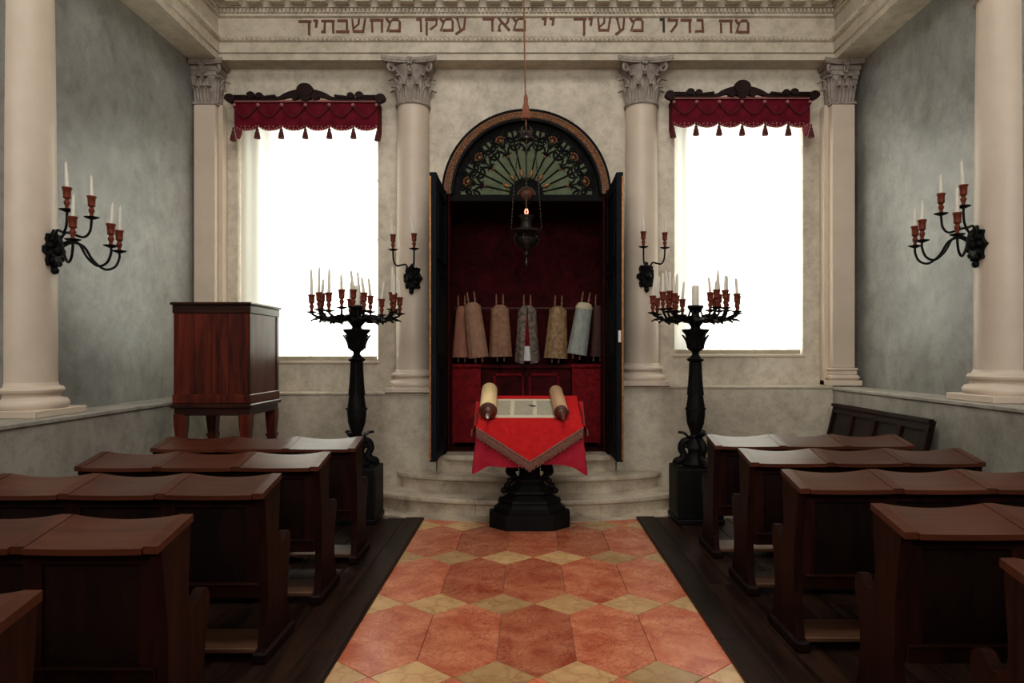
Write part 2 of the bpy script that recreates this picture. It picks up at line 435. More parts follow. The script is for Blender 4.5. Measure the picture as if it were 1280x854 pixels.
    def mesh(s, name, mats, smooth=None):
        me = bpy.data.meshes.new(name)
        me.from_pydata(s.v, [], s.f)
        for q in (mats if isinstance(mats, (list, tuple)) else [mats]): me.materials.append(MATS[q])
        if any(s.mi): me.polygons.foreach_set('material_index', s.mi)
        me.update()
        if smooth is not None:
            me.shade_smooth(); me.set_sharp_from_angle(angle=R(smooth))
        return me
    def build(s, name, mats, parent=None, smooth=None, loc=None, rot=None):
        return put(name, s.mesh(name, mats, smooth), parent, loc, rot)

def put(name, me, parent=None, loc=None, rot=None):
    o = bpy.data.objects.new(name, me)
    COL.objects.link(o)
    if parent: o.parent = parent
    if loc: o.location = loc
    if rot: o.rotation_euler = rot
    return o
def tag(o, label=None, cat=None, group=None, kind=None):
    if label: o['label'] = label
    if cat: o['category'] = cat
    if group: o['group'] = group
    if kind: o['kind'] = kind
    return o
def thing(name, label, cat, loc=(0,0,0), rz=0, group=None):
    o = bpy.data.objects.new(name, None); COL.objects.link(o)
    o.empty_display_size = 0.1
    o.location = loc; o.rotation_euler = (0, 0, rz)
    return tag(o, label, cat, group)
def copy_tree(o, parent=None):
    c = o.copy(); COL.objects.link(c); c.parent = parent
    for ch in o.children: copy_tree(ch, c)
    return c
def struct(o, label, cat):
    o['kind'] = 'structure'; return tag(o, label, cat)
def bez(p, n=12):
    """smooth Catmull-Rom through points"""
    P = [Vector(q) for q in p]; out = []
    for i in range(len(P)-1):
        a, b, c, d = P[max(i-1, 0)], P[i], P[i+1], P[min(i+2, len(P)-1)]
        k = max(2, n//(len(P)-1))
        for t in range(k):
            t = t/k
            out.append(0.5*((2*b)+(c-a)*t+(2*a-5*b+4*c-d)*t*t+(3*b-a-3*c+d)*t**3))
    out.append(P[-1]); return out

# ------------------------------------------------------------------ room shell
XW = 3.75            # side walls
YB = 8.0             # upper back wall
ZC = 7.5             # ceiling
YR = -4.0            # rear wall, behind the camera
XD = 3.40            # face of the low side dado
WIN = [(-3.32, -1.71, 1.545, 4.46, -2.99, -1.76), (1.70, 3.18, 1.62, 4.46, 1.91, 3.15)]
ARCH_R = 0.90; ARCH_Z = 3.46; NICHE_Z = 0.51

def wall_back():
    m = MB(); T = 0.30
    xs = [-XW-.3, WIN[0][0], WIN[0][1], -ARCH_R, ARCH_R, WIN[1][0], WIN[1][1], XW+.3]
    m.box(xs[0], xs[1], YB, YB+T, 0, ZC); m.box(xs[2], xs[3], YB, YB+T, 0, ZC)
    m.box(xs[4], xs[5], YB, YB+T, 0, ZC); m.box(xs[6], xs[7], YB, YB+T, 0, ZC)
    for (a, b, z0, z1, _, _) in WIN:
        m.box(a, b, YB, YB+T, 0, z0); m.box(a, b, YB, YB+T, z1, ZC)
    # arch: wall above the semicircle
    n = 28
    arc = [(ARCH_R*math.cos(PI-PI*k/n), ARCH_Z+ARCH_R*math.sin(PI-PI*k/n)) for k in range(n+1)]
    for k in range(n):
        (xa, za), (xb, zb) = arc[k], arc[k+1]
        m.prism([(xa, za), (xb, zb), (xb, ZC), (xa, ZC)], 'y', YB, YB+T)
    m.box(-ARCH_R, ARCH_R, YB, YB+T, 0, 0.30)
    return m.build('wall_back', 'plaster_back')
struct(wall_back(), 'tall mottled cream plaster wall around the arched ark and two windows', 'wall')
m = MB().box(-XW-.3, -XW, YR, YB, 0, ZC)
struct(m.build('wall_left', 'plaster_side'), 'grey polished plaster wall on the left', 'wall')
m = MB().box(XW, XW+.3, YR, YB, 0, ZC)
struct(m.build('wall_right', 'plaster_side'), 'grey polished plaster wall on the right', 'wall')
m = MB().box(-XW-.3, XW+.3, YR-.3, YR, 0, RZ[0]).box(-XW-.3, XW+.3, YR-.3, YR, RZ[1], ZC)
xs_ = [-XW-.3]+[q for ab in ADDED_REAR for q in ab]+[XW+.3]
for k in range(0, len(xs_), 2): m.box(xs_[k], xs_[k+1], YR-.3, YR, RZ[0], RZ[1])
struct(m.build('wall_rear', 'plaster_side'), 'plaster wall behind the viewer with three unseen openings added for fill light', 'wall')
m = MB()
m.box(-XW-.3, ADDED_SKYLIGHT[0], YR, YB+.3, ZC, ZC+.1); m.box(ADDED_SKYLIGHT[1], XW+.3, YR, YB+.3, ZC, ZC+.1)
m.box(ADDED_SKYLIGHT[0], ADDED_SKYLIGHT[1], YR, ADDED_SKYLIGHT[2], ZC, ZC+.1); m.box(ADDED_SKYLIGHT[0], ADDED_SKYLIGHT[1], ADDED_SKYLIGHT[3], YB+.3, ZC, ZC+.1)
struct(m.build('ceiling', 'ceiling_plaster'), 'pale plaster ceiling with an unseen skylight opening added for fill light', 'ceiling')

# floor with hexagon and diamond marble tiles
fl = struct(MB().box(-XW-.3, XW+.3, YR-.3, YB+1.4, -0.2, -0.012).build('floor', 'joint'),
            'marble floor of red hexagons and yellow diamonds in the aisle', 'floor')
TW, TP, TS, TX0 = 0.427, 1.03, 0.19, 0.055
G = 0.003
def tilepoly(pts):
    m = MB(); z0, z1, c = -0.012, 0.0, 0.002
    cx = sum(p[0] for p in pts)/len(pts); cy = sum(p[1] for p in pts)/len(pts)
    n = len(pts)
    ins = lambda p, d: (p[0]-math.copysign(min(d, abs(p[0]-cx)), p[0]-cx) if abs(p[0]-cx) > 1e-6 else p[0],
                        p[1]-math.copysign(min(d, abs(p[1]-cy)), p[1]-cy) if abs(p[1]-cy) > 1e-6 else p[1])
    vs = [(*p, z0) for p in pts]+[(*p, z1-c) for p in pts]+[(*ins(p, c), z1) for p in pts]
    fs = [tuple(range(2*n, 3*n))]
    for i in range(n):
        j = (i+1) % n
        fs += [(i, j, n+j, n+i), (n+i, n+j, 2*n+j, 2*n+i)]
    return m.add(vs, fs)
hw, hs = TW/2-G/2, TP/2-TS
hexm = tilepoly([(-hw, -hs), (0, -TP/2+G), (hw, -hs), (hw, hs), (0, TP/2-G), (-hw, hs)]).mesh('tile', 'marble_red')
diam = tilepoly([(-TW/2+2*G, 0), (0, -TS+G), (TW/2-2*G, 0), (0, TS-G)]).mesh('tile', 'marble_yellow')
row0 = 6.62
for r in range(7):
    yd = row0-TP*r
    for c in range(-3, 3):
        if yd > 0.3: put('tile', diam, fl, (TX0+(c+.5)*TW, yd, 0))
    for c in range(-2, 3):
        yc = row0-TP*(r-.5)
        if yc > 0.3 and yc < 7.3: put('tile', hexm, fl, (TX0+c*TW, yc, 0))

# low stone dado with a ledge, along the sides and the back
def dado(name, x0, x1, y0, y1, z, mt, ledge):
    m = MB()
    m.box(x0, x1, y0, y1, 0, z-.035, 0.004)
    l = ledge
    m.box(x0-(l if l < 0 else 0)*-1 if l < 0 else x0, x1+(l if l > 0 else 0), y0, y1, z-.035, z, 0.006)
    return m.build(name, mt)
ZL, ZR = 1.175, 1.262
YD = 7.72
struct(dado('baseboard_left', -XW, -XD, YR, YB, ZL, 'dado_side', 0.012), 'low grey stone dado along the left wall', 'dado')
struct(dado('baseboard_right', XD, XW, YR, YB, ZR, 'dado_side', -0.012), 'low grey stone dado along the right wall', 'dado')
for nm, xa, xb, z, lb in (('baseboard_back', -XD, -1.0, 1.20, 'cream stone dado under the left window'),
                          ('baseboard_back', 1.0, XD, 1.272, 'cream stone dado under the right window')):
    m = MB().box(xa, xb, YD, YB, 0, z-.03).box(xa, xb, YD-.012, YB, z-.03, z, .006)
    struct(m.build(nm, 'dado_stone'), lb, 'dado')

# entablature: back run and two side runs
PROF = [(0.0, 4.90), (0.0, 4.972), (-0.02, 4.978), (-0.02, 5.088), (-0.045, 5.10), (-0.05, 5.125), (-0.03, 5.155), (0.0, 5.165),
        (0.0, 5.365), (-0.03, 5.378), (-0.03, 5.402), (-0.02, 5.408), (-0.02, 5.462), (-0.05, 5.466), (-0.05, 5.60), (-0.30, 5.61), (-0.32, 5.75), (-0.38, 5.86)]
YE, XE = 7.75, 3.43
m = MB().prism([(YE+p, z) for p, z in PROF]+[(YB, 5.86), (YB, 4.90)], 'x', -XE, XE)
ent = struct(m.build('trim_1', 'cornice_stone'), 'carved stone entablature above the ark wall', 'cornice')
for s, nm, lb in ((-1, 'trim_2', 'carved stone entablature along the left wall'), (1, 'trim_3', 'carved stone entablature along the right wall')):
    m = MB().prism([(s*(XE+p), z) for p, z in PROF]+[(s*XW, 5.86), (s*XW, 4.90)], 'y', YR, YB)
    o = struct(m.build(nm, 'cornice_stone'), lb, 'cornice')
    k = MB(); y = 3.2
    while y < 7.6:
        x = s*(XE-.02); k.box(x, x-s*.022, y, y+.03, 5.412, 5.458); y += .048
    tag(k.build('dentil_row', 'cornice_stone', o), kind='stuff')
    k = MB(); y = 3.2
    while y < 7.6:
        k.ball((s*(XE-.045), y, 5.13), .022, 6, 4, 1.3); y += .055
    tag(k.build('leaf_moulding', 'cornice_stone', o), kind='stuff')
    md = MB().box(0, -s*.11, -.075, .075, 5.475, 5.60, .008).mesh('modillion', 'cornice_stone')
    y = 7.3
    while y > 4.5:
        put('modillion', md, o, (s*(XE-.06), y, 0)); y -= .24
# dentils, leaf moulding and modillions of the back run
k = MB(); x = -XE+.03
while x < XE-.03:
    k.box(x, x+.026, YE-.045, YE-.02, 5.412, 5.458); x += .044
tag(k.build('dentil_row', 'cornice_stone', ent), kind='stuff')
k = MB(); x = -XE+.03
while x < XE-.03:
    k.ball((x, YE-.046, 5.128), .021, 6, 4, 1.35); x += .052
tag(k.build('leaf_moulding', 'cornice_stone', ent), kind='stuff')
md = MB().prism([(0, 5.60), (0, 5.478), (-.06, 5.472), (-.10, 5.478), (-.11, 5.60)], 'x', -.075, .075).mesh('modillion', 'cornice_stone')
x = -3.22
while x < 3.3:
    put('modillion', md, ent, (x, YE-.06, 0)); x += .2385
m = MB().box(-XE, XE, YE-.012, YE-.001, 4.973, 4.980)
m.build('bead', 'capital_stone', ent)

# inscription
H_, T_ = .026, .017     # heavy and thin strokes
GL = {
 'mem': [(.02,1,.2,.72,H_), (.2,.72,.48,.93,T_), (.45,.93,.85,.93,H_), (.82,.95,.98,.66,T_), (.94,.75,.93,.06,H_*.9), (.22,.06,.97,.06,H_), (.3,.74,.06,.02,T_)],
 'he': [(0,.9,1,.9,H_), (.9,.92,.92,0,H_*.9), (.12,.70,.14,0,H_*.8)],
 'het': [(0,.9,1,.9,H_), (.9,.92,.92,0,H_*.9), (.14,.9,.16,0,H_*.8)],
 'gimel': [(.2,.92,.8,.92,H_), (.78,.95,.88,0,H_*.9), (.9,.10,.02,.05,H_*.85)],
 'dalet': [(0,.9,1,.9,H_), (.84,.92,.86,0,H_)],
 'lamed': [(.12,1.32,.2,.9,T_), (.06,.88,1,.88,H_), (.92,.9,.86,.5,H_*.8), (.88,.55,.36,0,H_*.9)],
 'vav': [(0,.92,.75,.92,H_), (.72,.98,.78,0,H_*.9)],
 'yod': [(0,.94,.7,.9,H_), (.72,.98,.5,.45,H_)],
 'ayin': [(.92,1,.8,.12,H_*.9), (.84,.2,.0,-.24,H_), (.06,.98,.18,.85,H_*.9), (.14,.95,.42,.12,T_*1.1)],
 'shin': [(.03,1,.12,.06,H_*.8), (.92,1,.78,.06,H_*.9), (.1,.06,.82,.06,H_), (.5,1,.46,.6,H_*.8), (.48,.65,.14,.30,T_)],
 'kaf': [(0,.9,1,.9,H_), (.84,.92,.84,-.32,H_)],
 'alef': [(.06,.98,.95,.04,H_), (.88,.98,.82,.68,H_), (.84,.7,.62,.42,T_), (.14,0,.12,.35,H_*.9), (.12,.3,.3,.62,T_), (.02,.02,.26,.02,T_)],
 'qof': [(0,.9,1,.9,H_), (.92,.9,.9,.5,H_*.8), (.92,.5,.42,.15,H_*.8), (.1,.68,.1,-.30,H_*.9)],
 'bet': [(.08,.9,.86,.9,H_), (.85,.93,.86,.06,H_*.9), (0,.06,1,.06,H_)],
 'tav': [(0,.9,1,.9,H_), (.9,.92,.93,0,H_*.9), (.26,.9,.2,.1,H_*.8), (0,.07,.28,.07,H_)],
}
INS = [('kaf',374,389),('yod',392.5,398),('tav',402.5,418),('bet',421,436),('shin',440,458),('het',463,479),('mem',483,501),
       ('vav',521,528),('qof',532,547),('mem',550,567),('ayin',570,582.5),('dalet',604,617.5),('alef',622,637.5),('mem',641,657),
       ('yod',678,684),('yod',687.5,694),('kaf',717.5,732.5),('yod',736,741),('shin',747,764),('ayin',770,781),('mem',787.5,804),
       ('vav',825,831),('lamed',834,847),('dalet',851,864),('gimel',869,880),('he',899,915),('mem',919,936)]
ins = thing('inscription', 'brown Hebrew lettering running along the frieze above the ark', 'inscription', (0, YE-.001, 5.195))
LH = .145
for gi, (g, pa, pb) in enumerate(INS):
    xa, xb = (pa-658)*YE/F, (pb-658)*YE/F
    bow = .03*(1-((pa-655)/290)**2)          # the row rises a little towards the middle
    m = MB()
    for si, (x0, y0, x1, y1, t) in enumerate(GL[g]):
        a = Vector((x0*(xb-xa), y0*LH)); b = Vector((x1*(xb-xa), y1*LH))
        d = (b-a).normalized(); nn = Vector((-d.y, d.x))*t/2; e = d*t*.2
        poly = [a-e-nn, b+e-nn, b+e+nn, a-e+nn]
        dp = .010+.0004*si
        m.prism([tuple(p) for p in poly], 'y', 0, -dp)
    m.build('letter', 'letter_dark' if gi == 21 else 'letter_brown', ins, loc=(xa, 0, bow))

# ------------------------------------------------------------------ columns and pilasters
def leaf_mesh(w, h, curl, name='leaf'):
    """acanthus leaf rising from z=0, leaning out to +x and curling over at the tip"""
    m = MB()
    nu, nv = 6, 7
    def fn(u, v):
        s = u*2-1
        wid = w*(0.62+.38*math.sin(PI*min(1, v*1.1+.12)))*(1-.55*max(0, v-.7)/.3)*(1+.10*math.cos(v*22))
        if v < .72:
            x = .012+curl*.25*v/.72; z = h*v/.72*.93
        else:
            a = (v-.72)/.28*R(165)
            x = .012+curl*.25+curl*.42*(1-math.cos(a))*.9; z = h*.93+curl*.42*math.sin(a)*.8
        x -= .35*abs(s)**2*wid*.5
        x += .006*math.cos(s*9)
        return (x, s*wid/2, z)
    m.slab(fn, nu, nv, (-.014, 0, 0))
    return m.mesh(name, 'capital_stone', 50)
LEAF1 = leaf_mesh(.115, .15, .09); LEAF2 = leaf_mesh(.12, .26, .11)
def volute_mesh():
    m = MB(); pts = []
    for i in range(26):
        t = i/25
        if t < .5: pts.append((.10+.17*(t/.5)**1.5, 0, .20+.21*(t/.5)))
        else:
            a = (t-.5)/.5*R(420); r = .052*(1-.62*(t-.5)/.5)
            pts.append((.27+r*math.sin(a), 0, .36+r*math.cos(a)))
    m.tube(pts, [.016]*20+[.015]*6, 6)
    return m.mesh('volute', 'capital_stone', 50)
VOL = volute_mesh()
def flower_mesh():
    m = MB()
    for k in range(6):
        a = k*PI/3; m.ball((0, .028*math.cos(a), .028*math.sin(a)), .021, 6, 4)
    m.ball((.012, 0, 0), .018, 6, 4)
    return m.mesh('flower', 'capital_stone', 60)
FLOW = flower_mesh()

def capital(parent, r, z, square=False, clip=None, name='capital'):
    """Corinthian capital 0.46 m tall; front towards -y"""
    m = MB()
    if square:
        for q in range(8):
            t0, t1 = q/8, (q+1)/8
            e = lambda t: r+.05*t*t
            m.box(-e(t1), e(t1), -e(t1), .068, .40*t0, .40*t1)
        m.box(-r-.018, r+.018, -r-.018, .068, -.02, .012, .006)
    else:
        m.lathe([(r+.02, -.02), (r+.026, -.005), (r+.02, .012), (r-.012, .02), (r-.008, .2), (r+.02, .32), (r+.06, .40)], 24)
    # abacus with hollow sides
    A = r+.125
    poly = []
    for sd in range(4):
        a0 = sd*PI/2
        for i in range(9):
            t = i/8*2-1
            d = A*(.80+.20*t*t); px, py = t*A*.97, -d
            poly.append((px*math.cos(a0)-py*math.sin(a0), px*math.sin(a0)+py*math.cos(a0)))
    poly = [p for p in poly[27:]+poly[:18] if p[1] <= .067]
    poly = [(poly[0][0], .068)]+poly+[(poly[-1][0], .068)]
    m.prism(poly, 'z', .405, .425)
    m.prism([(p[0]*1.03, min(p[1]*1.03, .068)) for p in poly], 'z', .425, .462)
    if clip: m.v = [(min(max(v[0], clip[0]), clip[1]), v[1], v[2]) for v in m.v]
    skip = None if not clip else ('l' if clip[0] > -1 else 'r')
    cap = m.build(name, 'capital_stone', parent, 40, loc=(0, 0, z))
    if square:
        spots = [((-r*.62, -r), -90), ((0, -r), -90), ((r*.62, -r), -90)]
        s2 = [((-r*.95, -r*.95), -135), ((-r*.34, -r), -90), ((r*.34, -r), -90), ((r*.95, -r*.95), -45)]
        for sx, a in ((r, 0), (-r, 180)):
            spots += [((sx, -r*.4), a)]; s2 += [((sx, -r*.1), a)]
        if skip == 'l': spots = [q for q in spots if q[1] != 180]; s2 = [q for q in s2 if q[1] not in (180, -135)]
        if skip == 'r': spots = [q for q in spots if q[1] != 0]; s2 = [q for q in s2 if q[1] not in (0, -45)]
        for p, a in spots: put('leaf', LEAF1, cap, (p[0], p[1], .01), (0, 0, R(a)))
        for p, a in s2: put('leaf', LEAF2, cap, (p[0], p[1], .01), (0, 0, R(a)))
    else:
        for a in (-180, -144, -108, -72, -36, 0):
            put('leaf', LEAF1, cap, (r*.95*math.cos(R(a)), r*.95*math.sin(R(a)), .015), (0, 0, R(a)))
        for a in (-162, -126, -90, -54, -18):
            put('leaf', LEAF2, cap, (r*.93*math.cos(R(a)), r*.93*math.sin(R(a)), .015), (0, 0, R(a)))
    for a in (-135, -45):
        if (skip == 'l' and a == -135) or (skip == 'r' and a == -45): continue
        put('volute', VOL, cap, ((r-.15)*math.cos(R(a)), (r-.15)*math.sin(R(a)), 0), (0, 0, R(a)))
    for a, sx in ((-112, -1), (-68, 1)):     # inner scrolls that meet under the flower
        o = put('volute', VOL, cap, (sx*.135, -r*.62+.0, .03), (0, 0, R(-90+sx*-52)))
        o.scale = (.62, .62, .9)
    put('flower', FLOW, cap, (0, -A*.84, .425), (0, 0, R(-90)))
    return cap

def column(label, x, y, z0, rz, k=1.0, zt=4.905):
    t = thing('column', label, 'column', (x, y, z0), rz, None)
    r = .192*k; h = zt-.46-z0
    q = .27+.025*(k > 1); m = MB().box(-q, q, -q, .06 if k == 1 else .0, 0, .055, .006)
    m.build('plinth', 'column_stone', t)
    m = MB().lathe([(.262, .055), (.272, .075), (.272, .10), (.255, .125), (.226, .132), (.214, .155), (.222, .172), (.24, .178), (.245, .195),
                    (.232, .215), (.212, .22), (.206, .235), (.197*(1+.03*(k > 1)), .25)], 40, sx=1+(k-1)*.75, sy=1+(k-1)*.75)
    m.build('base', 'column_stone', t, 50)
    prof = []
    for i in range(13):
        q = i/12; prof.append((r*(1.02-.11*q**1.8), .25+(h-.25)*q))
    m = MB().lathe(prof, 48); m.build('shaft', 'column_stone', t, 60)
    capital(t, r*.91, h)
    return t
column('round cream half column left of the ark, holding a small sconce', -1.29, 7.93, 1.20, 0)
column('round cream half column right of the ark, holding a small sconce', 1.31, 7.93, 1.272, 0)
column('large cream half column on the left wall at the picture edge', -3.77, 5.21, ZL, R(90), 1.13)
column('large cream half column on the right wall at the picture edge', 3.77, 5.47, ZR, R(-90), 1.13)
def pilaster(label, x0, x1, z0):
    cx = (x0+x1)/2; r = (x1-x0)/2
    t = thing('pilaster', label, 'pilaster', (cx, 7.93, z0))
    h = 4.905-.46-z0
    clip = (-XW-cx+.002, 9) if cx < 0 else (-9, XW-cx-.002)
    bm = MB().box(-r-.055, r+.055, -r-.075, .07, 0, .06, .006).box(-r-.045, r+.045, -r-.06, .07, .06, .12, .025)\
        .box(-r-.02, r+.02, -r-.03, .07, .12, .165, .01).box(-r-.03, r+.03, -r-.04, .07, .165, .20, .015)
    bm.v = [(min(max(v[0], clip[0]), clip[1]), v[1], v[2]) for v in bm.v]
    bm.build('base', 'column_stone', t)
    MB().box(-r, r, -r-.01, .07, .2, h-.02, .006).build('shaft', 'column_stone', t)
    MB().box(-r-.055 if x0 > 0 else r, -r if x0 > 0 else r+.055, -.05, .07, .0, h, .004).build('side_strip', 'column_stone', t)
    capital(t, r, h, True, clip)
pilaster('square pilaster in the left corner beside the dark cabinet', -3.73, -3.49, 1.20)
pilaster('square pilaster in the right corner beside the bright window', 3.425, 3.68, 1.272)

# ------------------------------------------------------------------ windows, curtains, valances
def window(i, lab):
    a, b, z0, z1, ga, gb = WIN[i]
    m = MB(); y0, y1 = 8.3, 8.42
    m.box(a-.05, ga, y0, y1, z0-.05, z1+.05); m.box(gb, b+.25, y0, y1, z0-.05, z1+.05)
    m.box(ga, gb, y0, y1, z1-.17, z1+.05); m.box(ga, gb, y0, y1, z0-.05, z0+.02)
    w_ = struct(m.build('window_%d' % (i+1), 'window_paint'), lab, 'window')
    cols, rows = 3, 4
    m = MB(); y = 8.36
    for k in range(1, cols):
        x = ga+(gb-ga)*k/cols; m.box(x-.012, x+.012, y-.015, y+.015, z0+.02, z1-.04)
    for k in range(1, rows):
        z = z0+.02+(z1-.06-z0)*k/rows; m.box(ga, gb, y-.013, y+.013, z-.012, z+.012)
    m.build('muntin_grid', 'window_paint', w_)
    px, pz = (gb-ga)/cols, (z1-.06-z0)/rows
    pm = MB().box(0, px-.026, 0, .004, 0, pz-.026).mesh('pane', 'window_glass')
    for c in range(cols):
        for r in range(rows):
            put('pane', pm, w_, (ga+c*px+.013, y-.002, z0+.02+r*pz+.013))
    MB().box(a-.02, b+.02, 7.985, 8.3, z0-.03, z0, .006).build('window_sill', 'column_stone', w_)
window(0, 'bright overexposed window left of the ark behind a sheer curtain')
window(1, 'bright overexposed window right of the ark behind a sheer curtain')
def curtain(i, lab):
    a, b, z0, z1, _, _ = WIN[i]
    t = thing('sheer_curtain', lab, 'curtain', ((a+b)/2, 8.06, z0))
    W = (b-a)-.03
    def fn(u, v):
        x = (u-.5)*W
        return (x, .012*math.sin(u*64+i)*(.4+.6*v)+.008*math.sin(u*23), .01+v*(z1-z0-.02))
    MB().grid(fn, 120, 6).build('curtain_cloth', 'sheer_curtain', t, 180)
    MB().tube([(-W/2, 0, z1-z0-.03), (W/2, 0, z1-z0-.03)], .012, 8).build('rod', 'crest_wood', t)
    MB().grid(lambda u, v: ((u-.5)*W, -.014+.012*math.sin(u*64+i)*.4+.008*math.sin(u*23), .005+v*.05), 120, 1).build('hem', 'mantle_cream', t, 180)
curtain(0, 'glowing white sheer curtain over the left window')
curtain(1, 'glowing white sheer curtain over the right window')

def disc(m, x, z, r, y0, y1, n=16, sx=1, sz=1):
    m.prism([(x+r*math.cos(2*PI*k/n)*sx, z+r*math.sin(2*PI*k/n)*sz) for k in range(n)], 'y', y0, y1)
def valance(lab, x, z, half):
    t = thing('window_valance', lab, 'valance', (x, YB, z))      # z = upper edge of the cloth
    D = -.21; W = half
    # cloth: front and two returns, scalloped below
    n = 6
    def bottom(u): return -.275-.055*abs(math.sin(PI*n*u))**.8
    def front(u, v):
        sw = math.sin(PI*n*u)
        swag = .016*math.cos(v*9+abs(sw)*3)*abs(sw)
        return ((u-.5)*2*W, D-.012*abs(sw)-swag*.7, (1-v)*0+v*bottom(u))
    m = MB().slab(front, 96, 10, (0, .008, 0))
    for s in (-1, 1):
        m.slab(lambda u, v, s=s: (s*W, D+u*.20, -v*(.29+.10*math.sin(PI*u*1.0))), 8, 4, (-s*.008, 0, 0))
    m.build('cloth', 'valance_red', t, 60)
    # pale lace edging along the scallops
    def lace(u, v):
        b_ = bottom(u); return ((u-.5)*2*W, D-.030+.0*u, b_-.006+v*(.022+.045*abs(math.sin(PI*n*u))))
    mm = MB()
    for k in range(n):
        for q in range(9):
            a = PI*(q+.5)/9; u = (k+(q+.5)/9)/n
            mm.ball(((u-.5)*2*W, D-.028, bottom(u)+.006), .011, 6, 4)
        for (dx, dz) in ((-.045, .03), (0, .035), (.045, .03), (0, .012)):
            u = (k+.5)/n; mm.ball(((u-.5)*2*W+dx, D-.03, bottom(u)+.012+dz), .010, 6, 4, .8)
    tag(mm.build('lace_edging', 'valance_trim', t), kind='stuff')
    MB().box(-W, W, D-.03, D-.012, -.012, .012, .004).build('braid', 'valance_trim', t)
    swm = MB()                                # swagged cord lines on the cloth
    tm = MB().lathe([(.006, 0), (.009, -.02), (.006, -.03), (.016, -.045), (.013, -.058), (.021, -.075), (.031, -.125), (.027, -.132)], 10).mesh('tassel', 'tassel', 50)
    bm_ = MB().ball((0, 0, 0), .020, 8, 5, 1, .5).mesh('rosette', 'valance_trim', 50)
    for k in range(n+1):
        xx = -W+2*W*k/n; dz = -.275 if 0 < k < n else -.30
        q = put('tassel', tm, t, (xx, D-.03, dz+.005)); q.scale = (1.2, 1.2, 1.15)
        put('rosette', bm_, t, (xx*.985, D-.032, -.045))
    for k in range(n):
        x0 = -W+2*W*k/n; x1 = -W+2*W*(k+1)/n
        pts = [(x0+(x1-x0)*q/10, D-.036, -.06-.12*math.sin(PI*q/10)) for q in range(11)]
        MB().tube(pts, .006, 6).build('swag_cord', 'tassel', t, 60)
    # carved wooden cresting
    c = MB(); y0, y1 = D-.05, D+.0
    L = W+.03
    top = []; bot = []
    for q in range(41):
        u = q/40*2-1; au = abs(u)
        zt = .045+.03*math.cos(u*60)*.25
        if au < .36: zt = .05+.115*(1-(au/.36)**2)**.8 if au < .36 else zt
        top.append((u*L*.98, zt)); bot.append((u*L*.98, .005+(.045*math.sin(PI*min(1, au/.36)) if au < .36 else 0)))
    for q in range(40):
        c.prism([bot[q], bot[q+1], top[q+1], top[q]], 'y', y0+.01, y1)
    disc(c, 0, .145, .092, y0-.012, y1+.012, 22); disc(c, 0, .06, .07, y0-.006, y1+.006, 16)
    for s in (-1, 1):
        disc(c, s*.115, .045, .040, y0-.01, y1+.008, 14)
        disc(c, s*.63*W/.84, .075, .046, y0-.01, y1+.008, 14); disc(c, s*.53*W/.84, .070, .040, y0-.008, y1+.006, 14)
        disc(c, s*(L+.005), .035, .056, y0-.01, y1+.01, 16); disc(c, s*(L-.01), -.005, .034, y0-.012, y1+.0, 12)
        for q in range(5):
            disc(c, s*(.70+.036*q)*W/.84, .05, .026, y0-.004, y1+.004, 10)
            disc(c, s*(.36+.03*q)*W/.84, .06-.004*q, .02, y0-.004, y1+.004, 10)
    c.v = [(v[0], v[1], v[2]*.8) for v in c.v]
    c.build('carved_cresting', 'crest_wood', t, 40)
    MB().box(-W, W, D+.005, 0, -.02, .01).build('board', 'crest_wood', t)
valance('crimson tasselled valance with dark carved cresting over the left window', -2.465, 4.45, .805)
valance('crimson tasselled valance with dark carved cresting over the right window', 2.405, 4.485, .77)

# ------------------------------------------------------------------ steps before the ark
def ell(cx, cy, a, b, t, p=2.0):
    c, s = math.cos(t), math.sin(t)
    return (cx+a*math.copysign(abs(c)**(2/p), c), cy-b*abs(s)**(2/p))
steps = thing('stone_steps', 'three curved worn marble steps rising to the ark', 'steps', (0, YD, 0))
def step_ring(z0, z1, a, b, ai, bi, cuts, cx=0.03):
    cuts = [0]+cuts+[180]
    for q in range(len(cuts)-1):
        t0, t1 = R(cuts[q]), R(cuts[q+1]); n = max(4, int((t1-t0)/R(4)))
        m = MB(); vs = []; fs = []
        prof = [(0.042, z0), (0.042, z1-.062), (.034, z1-.050), (0.0, z1-.046), (-.006, z1-.02), (0.0, z1-.004), (.012, z1)]
        g = .0015
        for i in range(n+1):
            t = t0+(t1-t0)*i/n
            for (d, z) in prof:
                x, y = ell(cx, 0, a-d, b-d, t); vs.append((x, y, z))
            x, y = ell(cx, 0, ai, bi, t); vs.append((x, y, z1)); vs.append((x, y, z0))
        k = len(prof)+2
        for i in range(n):
            for j in range(k):
                j2 = (j+1) % k
                fs.append((i*k+j, (i+1)*k+j, (i+1)*k+j2, i*k+j2))
        fs.append(tuple(range(k))); fs.append(tuple(n*k+j for j in range(k))[::-1])
        # shrink each stone a hair so that the joints show
        mx = sum(v[0] for v in vs)/len(vs)
        vs = [(mx+(v[0]-mx)*(1-.005), v[1], v[2]) for v in vs]
        m.add(vs, fs).build('step_stone', 'step_marble', steps, 35)
step_ring(0.0, .17, 1.80, .80, 1.30, .38, [38, 66, 108, 138])
step_ring(.17, .34, 1.46, .47, .90, .10, [30, 62, 100, 128, 150])
step_ring(.34, .51, 1.00, .19, .5, -.1, [70, 118])
MB().box(-1.2, 1.26, -.36, .0, .0, .165).box(-.9, .96, -.1, .27, .0, .335).box(-.98, .98, -.06, .27, .335, .505).build('core', 'step_marble', steps)
bd = MB()
n = 48; pts = [ell(.03, 0, 2.0, 1.0, PI*k/n) for k in range(n+1)]; pin = [ell(.03, 0, 1.6, .6, PI*k/n) for k in range(n+1)]
